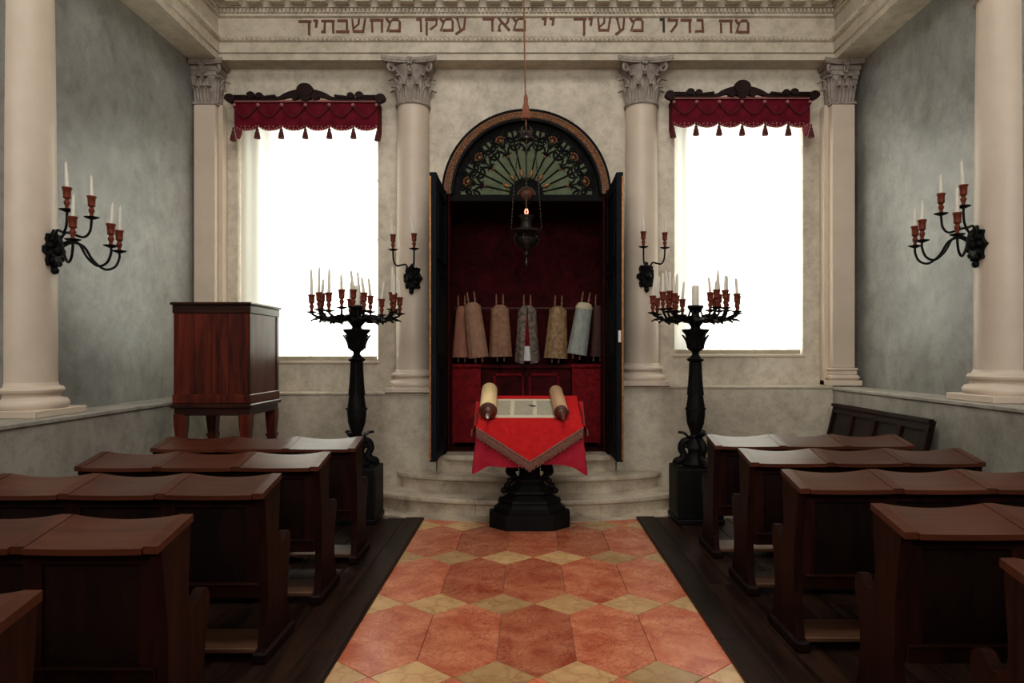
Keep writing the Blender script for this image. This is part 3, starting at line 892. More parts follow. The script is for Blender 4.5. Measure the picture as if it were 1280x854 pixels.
for k in range(n):
    bd.add([(*pts[k], .004), (*pts[k+1], .004), (*pin[k+1], .004), (*pin[k], .004), (*pts[k], -.01), (*pts[k+1], -.01)],
           [(0, 1, 2, 3), (0, 4, 5, 1)])
bd.build('border_slab', 'step_marble', steps)

# ------------------------------------------------------------------ the ark
ark = thing('torah_ark', 'arched wall ark with open black doors and green fan lunette', 'ark', (0, YB, NICHE_Z))
Z = lambda z: z-NICHE_Z
NB = 1.0       # niche depth
m = MB(); n_ = .895
n2 = .98; m.box(-n2, n2, NB, NB+.05, Z(.30), Z(3.46))
m.box(-n_-.003, -n_+.012, -.02, .3, Z(.30), Z(3.46)); m.box(n_-.012, n_+.003, -.02, .3, Z(.30), Z(3.46))
m.box(-n2-.05, -n2, .3, NB+.05, Z(.30), Z(3.46)); m.box(n2, n2+.05, .3, NB+.05, Z(.30), Z(3.46)); m.box(-n2, -n_, .3, .32, Z(.30), Z(3.46)); m.box(n_, n2, .3, .32, Z(.30), Z(3.46))
m.box(-n2, n2, .06, NB, Z(3.40), Z(3.46))
m.build('niche_lining', 'velvet_dark', ark)
MB().box(-.89, .89, .0, NB, -.04, 0.0).build('niche_floor', 'cabinet_dark', ark)
MB().box(-.93, .93, .0, .10, Z(3.38), Z(3.46), .008).build('lintel', 'ark_black', ark)
for s in (-1, 1):
    MB().box(s*.90, s*.955, -.25, .06, 0, Z(3.46), .006).build('jamb', 'ark_black', ark)
# archivolt: dark rims and a gilt guilloche band
def half_ring(r0, r1, y0, y1, n=48, zc=Z(ARCH_Z)):
    m = MB(); vs = []; fs = []
    for k in range(n+1):
        a = PI*k/n
        for (r, y) in ((r0, y0), (r1, y0), (r1, y1), (r0, y1)): vs.append((r*math.cos(a), y, zc+r*math.sin(a)))
    for k in range(n):
        for j in range(4):
            fs.append((k*4+j, k*4+(j+1) % 4, k*4+4+(j+1) % 4, k*4+4+j))
    fs += [(0, 1, 2, 3), (n*4+3, n*4+2, n*4+1, n*4)]
    return m.add(vs, fs)
half_ring(.862, .952, -.035, .02).build('archivolt', 'roller_wood', ark, 40)
half_ring(.948, .972, -.045, .02).build('outer_rim', 'ark_black', ark, 40)
half_ring(.835, .865, -.05, .05).build('inner_rim', 'ark_black', ark, 40)
g = MB(); nb = 96
for k in range(nb):
    a = PI*(k+.5)/nb
    for rr in (.885, .93):
        g.ball((rr*math.cos(a), -.036, Z(ARCH_Z)+rr*math.sin(a)), .0155, 6, 4)
    g.ball((.907*math.cos(a+PI/nb/2), -.036, Z(ARCH_Z)+.907*math.sin(a+PI/nb/2)), .012, 5, 3)
tag(g.build('guilloche', 'gold', ark, 60), kind='stuff')
# lunette panel with rays, scroll foliage and gilt buds
lun = half_ring(.0, .86, .05, .08, 40).build('lunette_panel', 'ark_green', ark)
def polar(r, a): return (r*math.cos(a), 0, r*math.sin(a))
rayangs = [180*k/14 for k in range(1, 14)]
for k, d in enumerate(rayangs):
    a = R(d)
    if k % 2 == 1:                            # slim ray that runs on to the rim
        m = MB().tube([polar(.20, a), polar(.80, a)], [.008, .013], 6)
        m.build('ray', 'ark_black', lun, 60, loc=(0, .045, Z(ARCH_Z)))
        b = MB().tube([polar(.215, a), polar(.245, a), polar(.275, a), polar(.31, a)], [.010, .022, .020, .002], 6)
        b.build('bud', 'gold', lun, 60, loc=(0, .040, Z(ARCH_Z)))
    else:                                     # stem that opens into a palmette with a gilt flower
        m = MB().tube([polar(.20, a), polar(.50, a)], [.007, .010], 6)
        big = .135
        c = Vector(polar(.66, a)); ax = Vector(polar(1, a)); px = Vector((-ax.z, 0, ax.x))
        for s in (-1, 1):
            for (o0, w0) in ((-.03, 1.25), (.04, 1.3), (.10, 1.0), (.14, .8)):
                pts = []
                for q in range(15):
                    t = q/14; an = t*R(400)
                    rr = (1-.7*t)*.062*w0
                    pts.append(c+ax*(-.11+o0*1.4+.10*t+rr*math.sin(an))+px*s*(.012+.05*w0*min(1, t*2.2)+rr*(1-math.cos(an))*.55))
                m.tube(pts, .0125, 5)
            m.tube([c+ax*-.16, c+ax*-.12+px*s*.03, c+ax*-.15+px*s*.055], [.009, .014, .004], 5)
            m.tube([c+ax*.05+px*s*.04, c+ax*.11+px*s*.085, c+ax*.13+px*s*.14], [.012, .020, .008], 5)
            m.tube([c+ax*-.02+px*s*.05, c+ax*.02+px*s*.11, c+ax*-.02+px*s*.13], [.010, .017, .005], 5)
        m.tube([c+ax*-.16, c+ax*.13], [.008, .012], 5)
        m.build('palmette', 'ark_black', lun, 60, loc=(0, .043, Z(ARCH_Z)))
        f = MB()
        for q in range(5):
            t = R(-70+35*q)
            p = c+ax*(.035+.045*math.cos(t))+px*.05*math.sin(t)
            f.ball(tuple(p), .016, 6, 4)
        f.ball(tuple(c+ax*.03), .030, 6, 4)
        MB().ball(tuple(c+ax*-.17), .020, 6, 4).build('bud', 'gold_dull', lun, 60, loc=(0, .040, Z(ARCH_Z)))
        f.build('gilt_flower', 'gold_dull', lun, 60, loc=(0, .038, Z(ARCH_Z)))
half_ring(.760, .84, .035, .06, 40).build('rim_band', 'ark_black', lun)
m = half_ring(.11, .20, .02, .06, 28); m.build('hub_ring', 'ark_black', lun)
g = MB()
for k in range(17):
    a = PI*(k+.5)/17; g.ball((.165*math.cos(a), .018, Z(ARCH_Z)+.165*math.sin(a)), .012, 6, 4)
g.build('hub_beads', 'ark_black', lun, 60)
m = MB(); m.lathe([(1e-5, -.06), (.05, -.05), (.085, -.02), (.10, .03)], 20); m.xf(Matrix.Rotation(R(-90), 4, 'X'))
m.v = [(v[0], v[1]*1 if True else 0, v[2]) for v in m.v]
m.build('hub_boss', 'roller_wood', lun, 60, loc=(0, .04, Z(ARCH_Z)+.0))
# doors, opened out towards the room
def ark_door(s):
    d = MB().box(-.035, .035, -.88, 0, 0, Z(3.45)-.03, .004)
    o = d.build('door', 'ark_door', ark, None, (s*.945, -.14, .035), (0, 0, R(s*-.5)))
    for z0, z1 in ((.12, .95), (1.05, 1.95), (2.05, 2.78)):
        fr = MB()
        x = -s*.035
        for (ya, yb, za, zb) in ((-.80, -.76, z0, z1), (-.12, -.08, z0, z1), (-.80, -.08, z0, z0+.04), (-.80, -.08, z1-.04, z1)):
            fr.box(x, x-s*.014, ya, yb, za, zb, .004)
        fr.build('panel_moulding', 'ark_black', o)
    MB().box(s*.018, s*.037, -.888, -.876, .02, Z(3.43)-.05, .002).build('gilt_edge', 'gold', o)
    if s > 0:
        MB().box(-.016, .012, -.886, -.874, 1.20, 1.32, .003).build('lock_plate', 'white_enamel', o)
    return o
ark_door(-1); ark_door(1)
# chest at the bottom of the niche
cz0, cz1 = Z(.56), Z(1.49)
for s in (-1, 1):
    c = MB().box(s*.545, s*.90, .32, .95, cz0, cz1-.03, .006).build('side_pedestal', 'velvet_red', ark)
    MB().box(s*.53, s*.915, .30, .95, cz1-.03, cz1+.01, .008).build('pedestal_cap', 'velvet_red', c)
c = MB().box(-.545, .545, .46, .95, cz0, cz1-.04, .004).build('chest', 'velvet_dark', ark)
for s in (-1, 1):
    fr = MB(); x0, x1 = sorted((s*.03, s*.40))
    for (xa, xb, za, zb) in ((x0, x0+.025, cz0+.1, cz1-.1), (x1-.025, x1, cz0+.1, cz1-.1), (x0, x1, cz0+.1, cz0+.13), (x0, x1, cz1-.13, cz1-.1)):
        fr.box(xa, xb, .445, .462, za, zb, .003)
    fr.build('door_frame', 'velvet_red', c)
MB().box(-.55, .55, .42, .95, cz1-.04, cz1, .006).build('shelf', 'velvet_dark', ark)
MB().tube([(-.90, .80, Z(2.20)), (.90, .80, Z(2.20))], .012, 8).build('rail', 'mantle_dark', ark)

# torah scrolls in their mantles
def scroll(label, px, mt, wtop, wbot, h, tilt, z=1.52, collar=None, open_=False, y=8.66, stave_only=False, lean=0):
    x = (px-658)*y/F
    t = thing('torah_scroll', label, 'torah scroll', (x, y, z), 0, 'mantled torah scrolls in the ark')
    t.rotation_euler = (lean, tilt, 0)
    for s in (-1, 1):
        MB().lathe([(.010, 0), (.012, .02), (.010, .05), (.010, h+.02), (.014, h+.05), (.008, h+.07), (.011, h+.10), (.006, h+.14)], 8, (s*.042, 0, 0)).build('stave', 'stave_wood', t, 50)
    n = 40
    def fn(u, v):
        a = 2*PI*u
        if open_: a = R(-90+16*v**0.1) + u*R(360-32*v)
        q = 1-(1-v)**1.0
        rx = (wbot*(1-v)+wtop*v)/2
        rx *= (1+.05*math.sin(a*9+px)*(1-v)+.03*math.sin(a*4+px))
        ry = rx*.62
        sh = 1.0
        if v > .93: sh = 1-(v-.93)/.07*.45
        return (rx*sh*math.cos(a), ry*sh*math.sin(a), .06+(h-.06)*v)
    mt_ = MB()
    vs_fn = fn
    if open_:
        def fn2(u, v):
            gap = R(4+34*(1-v))
            a = R(-90)+gap/2+u*(2*PI-gap)
            rx = (wbot*(1-v)+wtop*v)/2*(1+.05*math.sin(a*8)*(1-v)); ry = rx*.62
            sh = 1-(max(0, v-.93))/.07*.45
            return (rx*sh*math.cos(a), ry*sh*math.sin(a), .04+(h-.04)*v-.04*(1-v)*math.cos(a+R(90)))
        vs_fn = fn2
    mt_.grid(vs_fn, n, 14)
    o = mt_.build('mantle', mt, t, 180)
    top = MB().lathe([(wtop*.275, h-.002), (wtop*.2, h+.006), (1e-4, h+.008)], 24, sy=.62); top.build('mantle_top', collar or mt, o, 60)
    if collar:
        MB().lathe([(wtop*.52, h-.075), (wtop*.535, h-.055), (wtop*.42, h-.01), (wtop*.3, h+.004)], 24, sy=.64).build('collar', collar, o, 60)
    if open_:
        MB().lathe([(.075, .03), (.075, h-.1)], 20, sy=.55).build('inner_wrap', 'velvet_red', t, 60)
        MB().lathe([(.078, .04), (.080, .22)], 20, sy=.56).build('sash', 'white_enamel', t, 60)
    return t
scroll('narrow rose-red mantled torah scroll, leftmost in the ark', 577, 'mantle_rose', .13, .25, .70, R(0), lean=0, y=8.76)
scroll('dull tan mantled torah scroll leaning, second from the left', 599, 'mantle_tan', .20, .235, .74, R(-7), y=8.58)
scroll('brown patterned mantle on the third torah scroll from the left', 626, 'mantle_brown', .22, .285, .70, R(-1), z=1.53)
scroll('grey brocade mantle parted over a white sash, middle torah scroll', 659, 'mantle_grey', .22, .30, .72, 0, z=1.50, open_=True)
scroll('gold zigzag brocade mantled torah scroll beside the pale blue one', 694, 'mantle_gold', .21, .29, .71, R(3), z=1.51, y=8.74)
scroll('pale blue silk mantled torah scroll with cream collar', 720, 'mantle_blue', .20, .24, .70, R(9), z=1.56, collar='mantle_cream', y=8.57)
scroll('dark mantled torah scroll with bare staves, rightmost in the ark', 746, 'mantle_dark', .15, .18, .70, R(2), y=8.78, z=1.53)

# ------------------------------------------------------------------ hanging lamp before the ark
YL = 7.15
pz = lambda py, y=YL: CAMZ+(440-py)*y/F
lamp = thing('hanging_lamp', 'dark metal eternal lamp hung on a cord before the ark', 'hanging lamp', (0, YL, pz(330)))
LZ = lambda py: pz(py)-pz(330)
MB().tube([(-.030, 0, 7.5-pz(330)), (-.028, 0, LZ(0)), (-.012, 0, LZ(110)), (0, 0, LZ(172))], .0075, 8).build('cord', 'cord_silk', lamp, 60)
MB().lathe([(.012, LZ(118)), (.022, LZ(124)), (.020, LZ(128)), (.036, LZ(136)), (.052, LZ(147)), (.045, LZ(149))], 16, (-.006, 0, 0)).build('tassel', 'lamp_tassel', lamp, 50)
m = MB().lathe([(.01, LZ(163)), (.03, LZ(166)), (.055, LZ(170)), (.078, LZ(173)), (.078, LZ(175)), (.03, LZ(177)), (.008, LZ(180))], 20)
cp = m.build('canopy', 'lamp_metal', lamp, 50)
cr = MB()
for k in range(8):
    a = k*PI/4; cr.tube([(.05*math.cos(a), .05*math.sin(a), LZ(170)), (.062*math.cos(a), .062*math.sin(a), LZ(164)), (.05*math.cos(a), .05*math.sin(a), LZ(159))], [.006, .010, .003], 6)
cr.build('crown', 'lamp_metal', cp, 60)
body = MB().lathe([(.004, LZ(334)), (.018, LZ(331)), (.022, LZ(327)), (.012, LZ(324)), (.018, LZ(321)), (.032, LZ(318)), (.020, LZ(315)), (.028, LZ(312)),
                   (.085, LZ(308)), (.115, LZ(302)), (.118, LZ(298)), (.085, LZ(295)), (.10, LZ(293)), (.178, LZ(290.5)), (.182, LZ(289)), (.15, LZ(287.5)), (.07, LZ(286)),
                   (.060, LZ(283)), (.060, LZ(276)), (.085, LZ(272)), (.088, LZ(270)), (.075, LZ(270)), (.02, LZ(271))], 28).build('body', 'lamp_metal', lamp, 40)
for k in range(6):
    a = k*PI/3+.3
    pts = [(.105*math.cos(a), .105*math.sin(a), LZ(293)), (.135*math.cos(a), .135*math.sin(a), LZ(297)), (.128*math.cos(a), .128*math.sin(a), LZ(302)), (.105*math.cos(a), .105*math.sin(a), LZ(306))]
    MB().tube(pts, .007, 6).build('scroll_bracket', 'lamp_metal', body, 60)
MB().lathe([(.024, LZ(271)), (.026, LZ(269)), (.022, LZ(268))], 14).build('wick_cup', 'lamp_tassel', lamp, 60)
MB().lathe([(.004, LZ(269)), (.018, LZ(267)), (.021, LZ(264.5)), (.012, LZ(261)), (.001, LZ(257.5))], 10).build('flame', 'flame_glow', lamp, 60)
for k in range(3):
    a = R(30+120*k)
    m = MB(); N = 26
    for q in range(N):
        t0 = q/N; t1 = (q+.9)/N
        rr = lambda t: .065+(.185-.065)*t**.55
        z_ = lambda t: LZ(174)+(LZ(289)-LZ(174))*t
        p0 = Vector((rr(t0)*math.cos(a), rr(t0)*math.sin(a), z_(t0))); p1 = Vector((rr(t1)*math.cos(a), rr(t1)*math.sin(a), z_(t1)))
        m.tube([p0, (p0+p1)/2, p1], [.004, .010, .004], 6)
    m.build('chain', 'lamp_metal', lamp, 60)

# ------------------------------------------------------------------ reading table with its cloths and the open scroll
TXC, TYF, TYB = .03, 6.20, 6.86
tab = thing('reading_table', 'black carved pedestal reading table under red cloths', 'table', (TXC, 6.62, 0))
def octo(a, b, c): return [(-a+c, -b), (a-c, -b), (a, -b+c), (a, b-c), (a-c, b), (-a+c, b), (-a, b-c), (-a, -b+c)]
def taper(m, layers):
    for (p0, z0, p1, z1) in layers:
        n = len(p0); vs = [(*p, z0) for p in p0]+[(*p, z1) for p in p1]
        fs = [tuple(range(n))[::-1], tuple(range(n, 2*n))]+[(i, (i+1) % n, n+(i+1) % n, n+i) for i in range(n)]
        m.add(vs, fs)
m = MB()
taper(m, [(octo(.38, .22, .16), 0, octo(.38, .22, .16), .145)])
m.build('plinth', 'black_wood', tab)
m = MB()
taper(m, [(octo(.335, .20, .15), .145, octo(.335, .20, .15), .185), (octo(.325, .19, .15), .185, octo(.285, .17, .13), .225), (octo(.27, .16, .12), .225, octo(.29, .17, .13), .238),
          (octo(.30, .18, .14), .238, octo(.29, .175, .13), .262), (octo(.27, .165, .12), .262, octo(.205, .13, .10), .305), (octo(.20, .125, .10), .305, octo(.235, .145, .11), .322),
          (octo(.25, .15, .12), .322, octo(.24, .145, .11), .348), (octo(.21, .13, .10), .348, octo(.14, .095, .07), .40), (octo(.13, .09, .06), .40, octo(.145, .10, .07), .43),
          (octo(.17, .11, .07), .43, octo(.17, .11, .07), .455), (octo(.10, .08, .04), .455, octo(.09, .07, .04), .80)])
m.build('moulded_base', 'black_wood', tab)
for s in (-1, 1):                         # carved volutes on both sides of the stem
    for yy in (-.10, .06):
        pts = []
        for q in range(30):
            t = q/29
            if t < .35:
                a = t/.35*R(360); rr = .052*(.4+.6*t/.35); pts.append((s*(.17+rr*math.cos(a+R(180))), yy, .53+rr*math.sin(a+R(180))))
            else:
                u = (t-.35)/.65; pts.append((s*(.118+.05*math.sin(u*PI*1.5)-.02*u), yy, .53+.24*u))
        MB().tube(pts, .021, 8).build('volute', 'black_wood', tab, 60)
    m = MB()
    for q in range(4):
        m.ball((s*(.24-.03*q), -.11, .355+.045*q), .032, 8, 5)
    m.build('carved_leaf', 'black_wood', tab, 60)
# sloping top
zt = lambda y: 1.005+(y-TYF)*(1.205-1.005)/(TYB-TYF)
tf, tb = TYF-6.62, TYB-6.62
m = MB().prism([(tf+.01, zt(TYF)-.035), (tb, zt(TYB)-.035), (tb, zt(TYB)-.008), (tf+.01, zt(TYF)-.008)], 'x', -.44, .44)
m.prism([(tf+.10, zt(TYF)-.09), (tb-.06, zt(TYB)-.09), (tb-.06, zt(TYB)-.034), (tf+.10, zt(TYF)-.034)], 'x', -.3, .3)
m.build('table_top', 'black_wood', tab)
m = MB(); m.box(-.13, .13, -.10, .12, .78, .98); m.build('neck', 'black_wood', tab)
# under cloth hanging all round
def cloth_loop(n_side, ex, drop):
    pass
uc = thing('crimson_cloth', 'plain crimson cloth hanging in folds from the reading table', 'tablecloth', (TXC, 6.53, .6))
def perim(t):
    """point on the table-top outline, t in 0..1 from the back left corner round the left, front and right sides"""
    W, y0, y1 = .455, TYF-6.53-.01, TYB-6.53
    d = y1-y0; L = d+2*W+d; s = t*L
    if s < d: return Vector((-W, y1-s)), Vector((-1, 0)), s/d, 'l'
    if s < d+2*W: return Vector((-W+(s-d), y0)), Vector((0, -1)), (s-d)/(2*W), 'f'
    return Vector((W, y0+(s-d-2*W))), Vector((1, 0)), (s-d-2*W)/d, 'r'
def cloth_fn(u, v):
    p, nn, q, side = perim(u)
    W, y0 = .455, TYF-6.53-.01
    dl = math.hypot(p.x+W, p.y-y0); dr = math.hypot(p.x-W, p.y-y0)
    corner = max(math.exp(-(dl/.05)**2), math.exp(-(dr/.05)**2))
    if side == 'f': nn2 = nn
    else: nn2 = nn
    diag = Vector((math.copysign(1, p.x), -1)).normalized()
    nn2 = (nn2*(1-corner)+diag*corner)
    fold = .016*math.sin(u*31)+.010*math.sin(u*67+1)
    out = .012+v*(.02+.05*corner+fold*1.1*(1-corner))
    drop = .365+.075*corner+(.012*math.sin(u*19) if side == 'f' else .03)
    if side != 'f': drop -= .0
    z = zt(p.y+6.53)+.002-v*drop*(1 if side == 'f' else .9)
    if v < .08: out *= v/.08
    return (p.x+nn2.x*out, p.y+nn2.y*out, z-.6)
m = MB().slab(cloth_fn, 110, 12, (0, 0, .004))
m.slab(lambda u, v: ((u-.5)*.92, TYF-6.53-.012+v*(TYB-TYF+.012), zt(TYF-.012+v*(TYB-TYF+.012))-.6), 6, 6, (0, 0, .003))
m.build('drape', 'cloth_crimson', uc, 70)
m = MB().slab(lambda u, v: (-.475-.055*v+.012*math.sin(v*7), .02+u*.16, zt(6.53+.02+u*.16)-.6-.012-v*(.24-.10*u)), 6, 8, (.003, 0, 0))
m.build('lining_corner', 'mantle_cream', uc, 70)
# upper cloth: covers the slope and hangs in front as a fringed point
oc = thing('fringed_cloth', 'bright red fringed cloth hanging in a point over the reading table', 'tablecloth', (TXC, 6.53, .6))
yf = TYF-6.53-.026
W0 = .475
TIPZ = .64
def topc(u, v):
    return ((u-.5)*2*(W0-.01), yf+v*(TYB-TYF+.03), zt(TYF-.02+v*(TYB-TYF+.03))+.006-.6)
m = MB().slab(topc, 8, 8, (0, 0, .004))
def tip(u, v):
    x = (u-.5)*2*W0*(1-v); x = (u-.5)*2*W0
    zb = zt(TYF)-.035-(zt(TYF)-.035-TIPZ-.03)*(1-abs(u-.5)*2)**1.0
    z0_ = zt(TYF-.02)+.008
    z = z0_+(zb-z0_)*v
    return (x, yf-.006-.045*v**.7*(.4+.6*(1-abs(u-.5)*2))-.006*math.sin(u*23)*v, z-.6)
m.slab(tip, 40, 10, (0, .004, 0))
for s in (-1, 1):      # corners folded over the sides
    def side(u, v, s=s):
        y = yf+u*.56
        q = 1-abs(u-.42)/.58 if u > .42 else .25+.75*u/.42
        return (s*(W0+.006+.03*v), y, zt(y+6.53)+.006-.6-v*.16*q)
    m.slab(side, 14, 5, (-s*.004, 0, 0))
m.build('cloth', 'cloth_red', oc, 60)
fr = MB(); N = 92
for q in range(N):
    u = (q+.5)/N
    x, y, z = tip(u, 1.0)
    for j in range(1):
        s_ = math.copysign(1, u-.5)
        l = .078+.008*math.sin(q*2.3)
        fr.tube([(x, y-.006, z+.012), (x-s_*.002, y-.010, z-l*.5), (x-s_*.006+.003*math.sin(q*1.7), y-.008, z-l)], [.0052, .0065, .005], 5)
tag(fr.build('fringe', 'fringe', oc), kind='stuff')
br = MB(); br.tube([Vector(tip(q/40, 1.0))+Vector((0, -.006, .008)) for q in range(41)], .010, 6); br.build('braid', 'fringe', oc, 60)
for s in (-1, 1):
    fr = MB()
    for q in range(40):
        u = (q+.5)/40; y = yf+u*.56
        qq = 1-abs(u-.42)/.58 if u > .42 else .25+.75*u/.42
        z = zt(y+6.53)-.6-.16*qq
        fr.tube([(s*(W0+.036), y, z+.01), (s*(W0+.042), y, z-.05)], [.006, .005], 5)
    tag(fr.build('fringe', 'fringe', oc), kind='stuff')

# open scroll lying on the slope
SL = math.atan2(.2, TYB-TYF)
os_ = thing('open_torah_scroll', 'unrolled parchment torah scroll between two thick rolls on the table', 'scroll', (0, 6.52, zt(6.52)+.012))
os_.rotation_euler = (SL, 0, 0)
lx = lambda px, y=6.5: (px-658)*y/F
xl, xr = lx(613), lx(697)
m = MB().box(xl, xr, -.215, .255, 0, .004)
m.build('parchment', 'parchment_written', os_)
def roll(x, r, lab, mt, rot):
    t = MB(); prof = [(1e-4, -.25), (r*.96, -.25), (r, -.245), (r, .29), (r*.96, .295), (1e-4, .295)]
    t.lathe(prof, 32); t.xf(Matrix.Rotation(R(-90), 4, 'X'))
    o = t.build('parchment_roll', mt, os_, 40, (x, 0, r+.006), (0, 0, rot))
    # spiral edge, wooden disc and handle towards the reader
    d = MB().lathe([(1e-4, 0), (r*1.05, 0), (r*1.08, .008), (r*1.0, .02), (r*.72, .028), (r*.68, .036), (r*.45, .044), (.022, .055), (.018, .075), (.024, .09), (.016, .105)], 28)
    d.xf(Matrix.Rotation(R(90), 4, 'X')); d.build('roller_disc', 'roller_wood', o, 40, (0, -.25, 0))
    h = MB().lathe([(.013, .10), (.018, .115), (.012, .13), (.016, .15), (.014, .175), (.004, .185)], 14)
    h.xf(Matrix.Rotation(R(90), 4, 'X')); h.build('handle', 'silver' if lab else 'roller_wood', o, 50, (0, -.25, 0))
    h = MB().lathe([(.03, 0), (.05, .01), (.02, .03), (.014, .06), (.018, .1), (.01, .12)], 14)
    h.xf(Matrix.Rotation(R(-90), 4, 'X')); h.build('handle', 'roller_wood', o, 50, (0, .29, 0))
roll(xl-.015, .077, 1, 'parchment_roll', R(1.5)); roll(xr+.01, .064, 0, 'parchment_old', R(3))
yad = thing('torah_pointer', 'small dark pointer lying across the open parchment', 'pointer', (lx(664), 6.58, zt(6.58)+.022))
yad.rotation_euler = (SL, 0, R(-60))
MB().tube([(-.075, 0, 0), (.02, 0, 0), (.07, 0, 0)], [.006, .007, .005], 8).build('shaft', 'black_iron', yad, 60)
MB().ball((-.08, 0, 0), .010, 8, 5).build('knob', 'black_iron', yad, 60)
MB().tube([(.07, 0, 0), (.09, .002, 0)], [.005, .002], 6).build('tip', 'black_iron', yad, 60)

# ------------------------------------------------------------------ candelabra
def small_leaf(name='leaf'):
    m = MB()
    def fn(u, v):
        s = u*2-1
        wd = .026*math.sin(PI*min(1, .08+.92*v))**.7*(1+.28*math.cos(v*19))
        return (.075*v, s*wd, .012*math.sin(v*PI)+.010*abs(s))
    m.slab(fn, 4, 7, (0, 0, -.006))
    return m.mesh(name, 'black_iron', 60)
SLEAF = small_leaf()
PAN = MB().lathe([(.008, -.012), (.02, -.008), (.05, .004), (.054, .010), (.048, .010), (.014, .002)], 14).mesh('drip_pan', 'black_iron', 50)
SOCK = MB().lathe([(.012, 0), (.017, .012), (.012, .028), (.020, .050), (.023, .062), (.014, .078), (.016, .084), (.028, .096), (.026, .104), (.028, .15), (.034, .160), (.034, .170), (.02, .170)], 14).mesh('candle_socket', 'candle_socket', 50)
def candle_mesh(r0, r1, h):
    m = MB().lathe([(r0, 0), (r1, h*.9), (r1*.5, h*.985), (.0015, h)], 12)
    m.tube([(0, 0, h*.99), (.001, 0, h+.012)], .0012, 5)
    return m.mesh('candle', 'candle_wax', 50)
CAND = [candle_mesh(.0155, .0105, h) for h in (.15, .19, .23, .26)]
CANDS = [candle_mesh(.0145, .0095, h) for h in (.17, .20)]

cand0 = thing('floor_candelabrum', 'tall black leafy candelabrum on the block beside the left pews', 'candelabrum', (0, 0, 0))
CZ = lambda py: CAMZ+(440-py)*6.75/F-.54
st = MB().lathe([(.10, CZ(560)), (.075, CZ(552)), (.05, CZ(548)), (.062, CZ(546)), (.045, CZ(543)), (.052, CZ(540)), (.080, CZ(530)), (.092, CZ(518)), (.088, CZ(508)), (.072, CZ(494)),
                 (.062, CZ(480)), (.055, CZ(462)), (.052, CZ(453)), (.078, CZ(451)), (.082, CZ(449)), (.05, CZ(446)), (.032, CZ(443)), (.036, CZ(440)), (.07, CZ(437)), (.078, CZ(432)),
                 (.086, CZ(424)), (.10, CZ(418)), (.128, CZ(414)), (.130, CZ(412)), (.05, CZ(411)), (.035, CZ(406)), (.045, CZ(398)), (.035, CZ(392)), (.06, CZ(388)), (.078, CZ(384)), (.072, CZ(382)), (.02, CZ(383))], 24)
stem = st.build('stem', 'black_iron', cand0, 45)
for k in range(12):                   # fluting ribs and the vase's upright leaves
    a = 2*PI*k/12
    pts = [((rr)*math.cos(a), rr*math.sin(a), z) for rr, z in ((.052, CZ(453)), (.055, CZ(465)), (.063, CZ(481)), (.073, CZ(494)))]
    MB().tube(pts, .009, 5).build('rib', 'black_iron', stem, 60)
for k in range(10):
    a = 2*PI*(k+.5)/10
    o = put('leaf', SLEAF, stem, (.080*math.cos(a), .080*math.sin(a), CZ(528)), (0, R(-82), a)); o.scale = (1.9, 1.2, 1.2)
    o = put('leaf', SLEAF, stem, (.078*math.cos(a), .078*math.sin(a), CZ(436)), (0, R(-68), a)); o.scale = (1.9, 1.1, 1)
bs = MB().lathe([(.12, 0), (.13, .03), (.10, .06), (.07, .14), (.085, .19), (.10, CZ(560))], 18).build('foot', 'black_iron', cand0, 45)
for k in range(3):                    # three clawed scroll feet
    a = R(-90+120*k)
    pts = [(.06, 0, .26), (.115, 0, .235), (.135, 0, .17), (.11, 0, .11), (.13, 0, .06), (.175, 0, .045), (.19, 0, .02)]
    q = MB().tube(bez(pts, 18), [.030, .031, .032, .034, .036, .036, .036, .034, .034, .036, .040, .042, .044, .044, .042, .040, .038, .036, .034][:len(bez(pts, 18))], 8)
    for s in (-1, 0, 1): q.tube([(.18, s*.02, .03), (.215, s*.028, .015)], [.017, .010], 6)
    q.build('claw_foot', 'black_iron', cand0, 60, None, (0, 0, a))
    o = put('leaf', SLEAF, bs, (.05*math.cos(a), .05*math.sin(a), .26), (0, R(-30), a)); o.scale = (1.8, 2, 1.5)
CSLOTS = []
for k in range(8):
    a = R(22.5+45*k+7)
    L = .42
    pts = bez([(.03, 0, CZ(408)), (.10, 0, CZ(399)), (.20, 0, CZ(402)), (.31, 0, CZ(400)), (.385, 0, CZ(396)), (L, 0, CZ(392)-.012)], 20)
    m = MB().tube(pts, [.016-.006*i/(len(pts)-1) for i in range(len(pts))], 7)
    sgn = 1 if k % 2 else -1
    br2 = bez([(.24, 0, CZ(402)), (.30, sgn*.05, CZ(398)), (.345, sgn*.085, CZ(388)-.012)], 8)
    m.tube(br2, [.012]*(len(br2)-1)+[.009], 6)
    m.tube(bez([(.05, 0, CZ(404)), (.07, 0, CZ(396)), (.05, 0, CZ(388))], 8), .008, 6)
    arm = m.build('arm', 'black_iron', cand0, 60, None, (0, 0, a))
    for (r_, sd, sc_, tl) in ((.12, 1, 1.1, -20), (.16, -1, 1.15, 20), (.22, 1, .95, -10), (.27, -1, 1.0, 15), (.33, 1, .8, -20), (.37, -1, .7, 10)):
        o = put('leaf', SLEAF, arm, (r_, 0, CZ(401)), (R(20*sd), R(tl*.8), R(48*sd))); o.scale = (sc_*1.45, sc_*1.35, sc_*1.3)
    for (x_, y_, py) in ((L, 0, 392), (.345, sgn*.085, 388)):
        put('drip_pan', PAN, arm, (x_, y_, CZ(py)))
        put('candle_socket', SOCK, arm, (x_, y_, CZ(py)))
        CSLOTS.append((x_*math.cos(a)-y_*math.sin(a), x_*math.sin(a)+y_*math.cos(a), CZ(py)+.160))
cand1 = copy_tree(cand0)
cand1['label'] = 'tall black leafy candelabrum on the block beside the right pews'
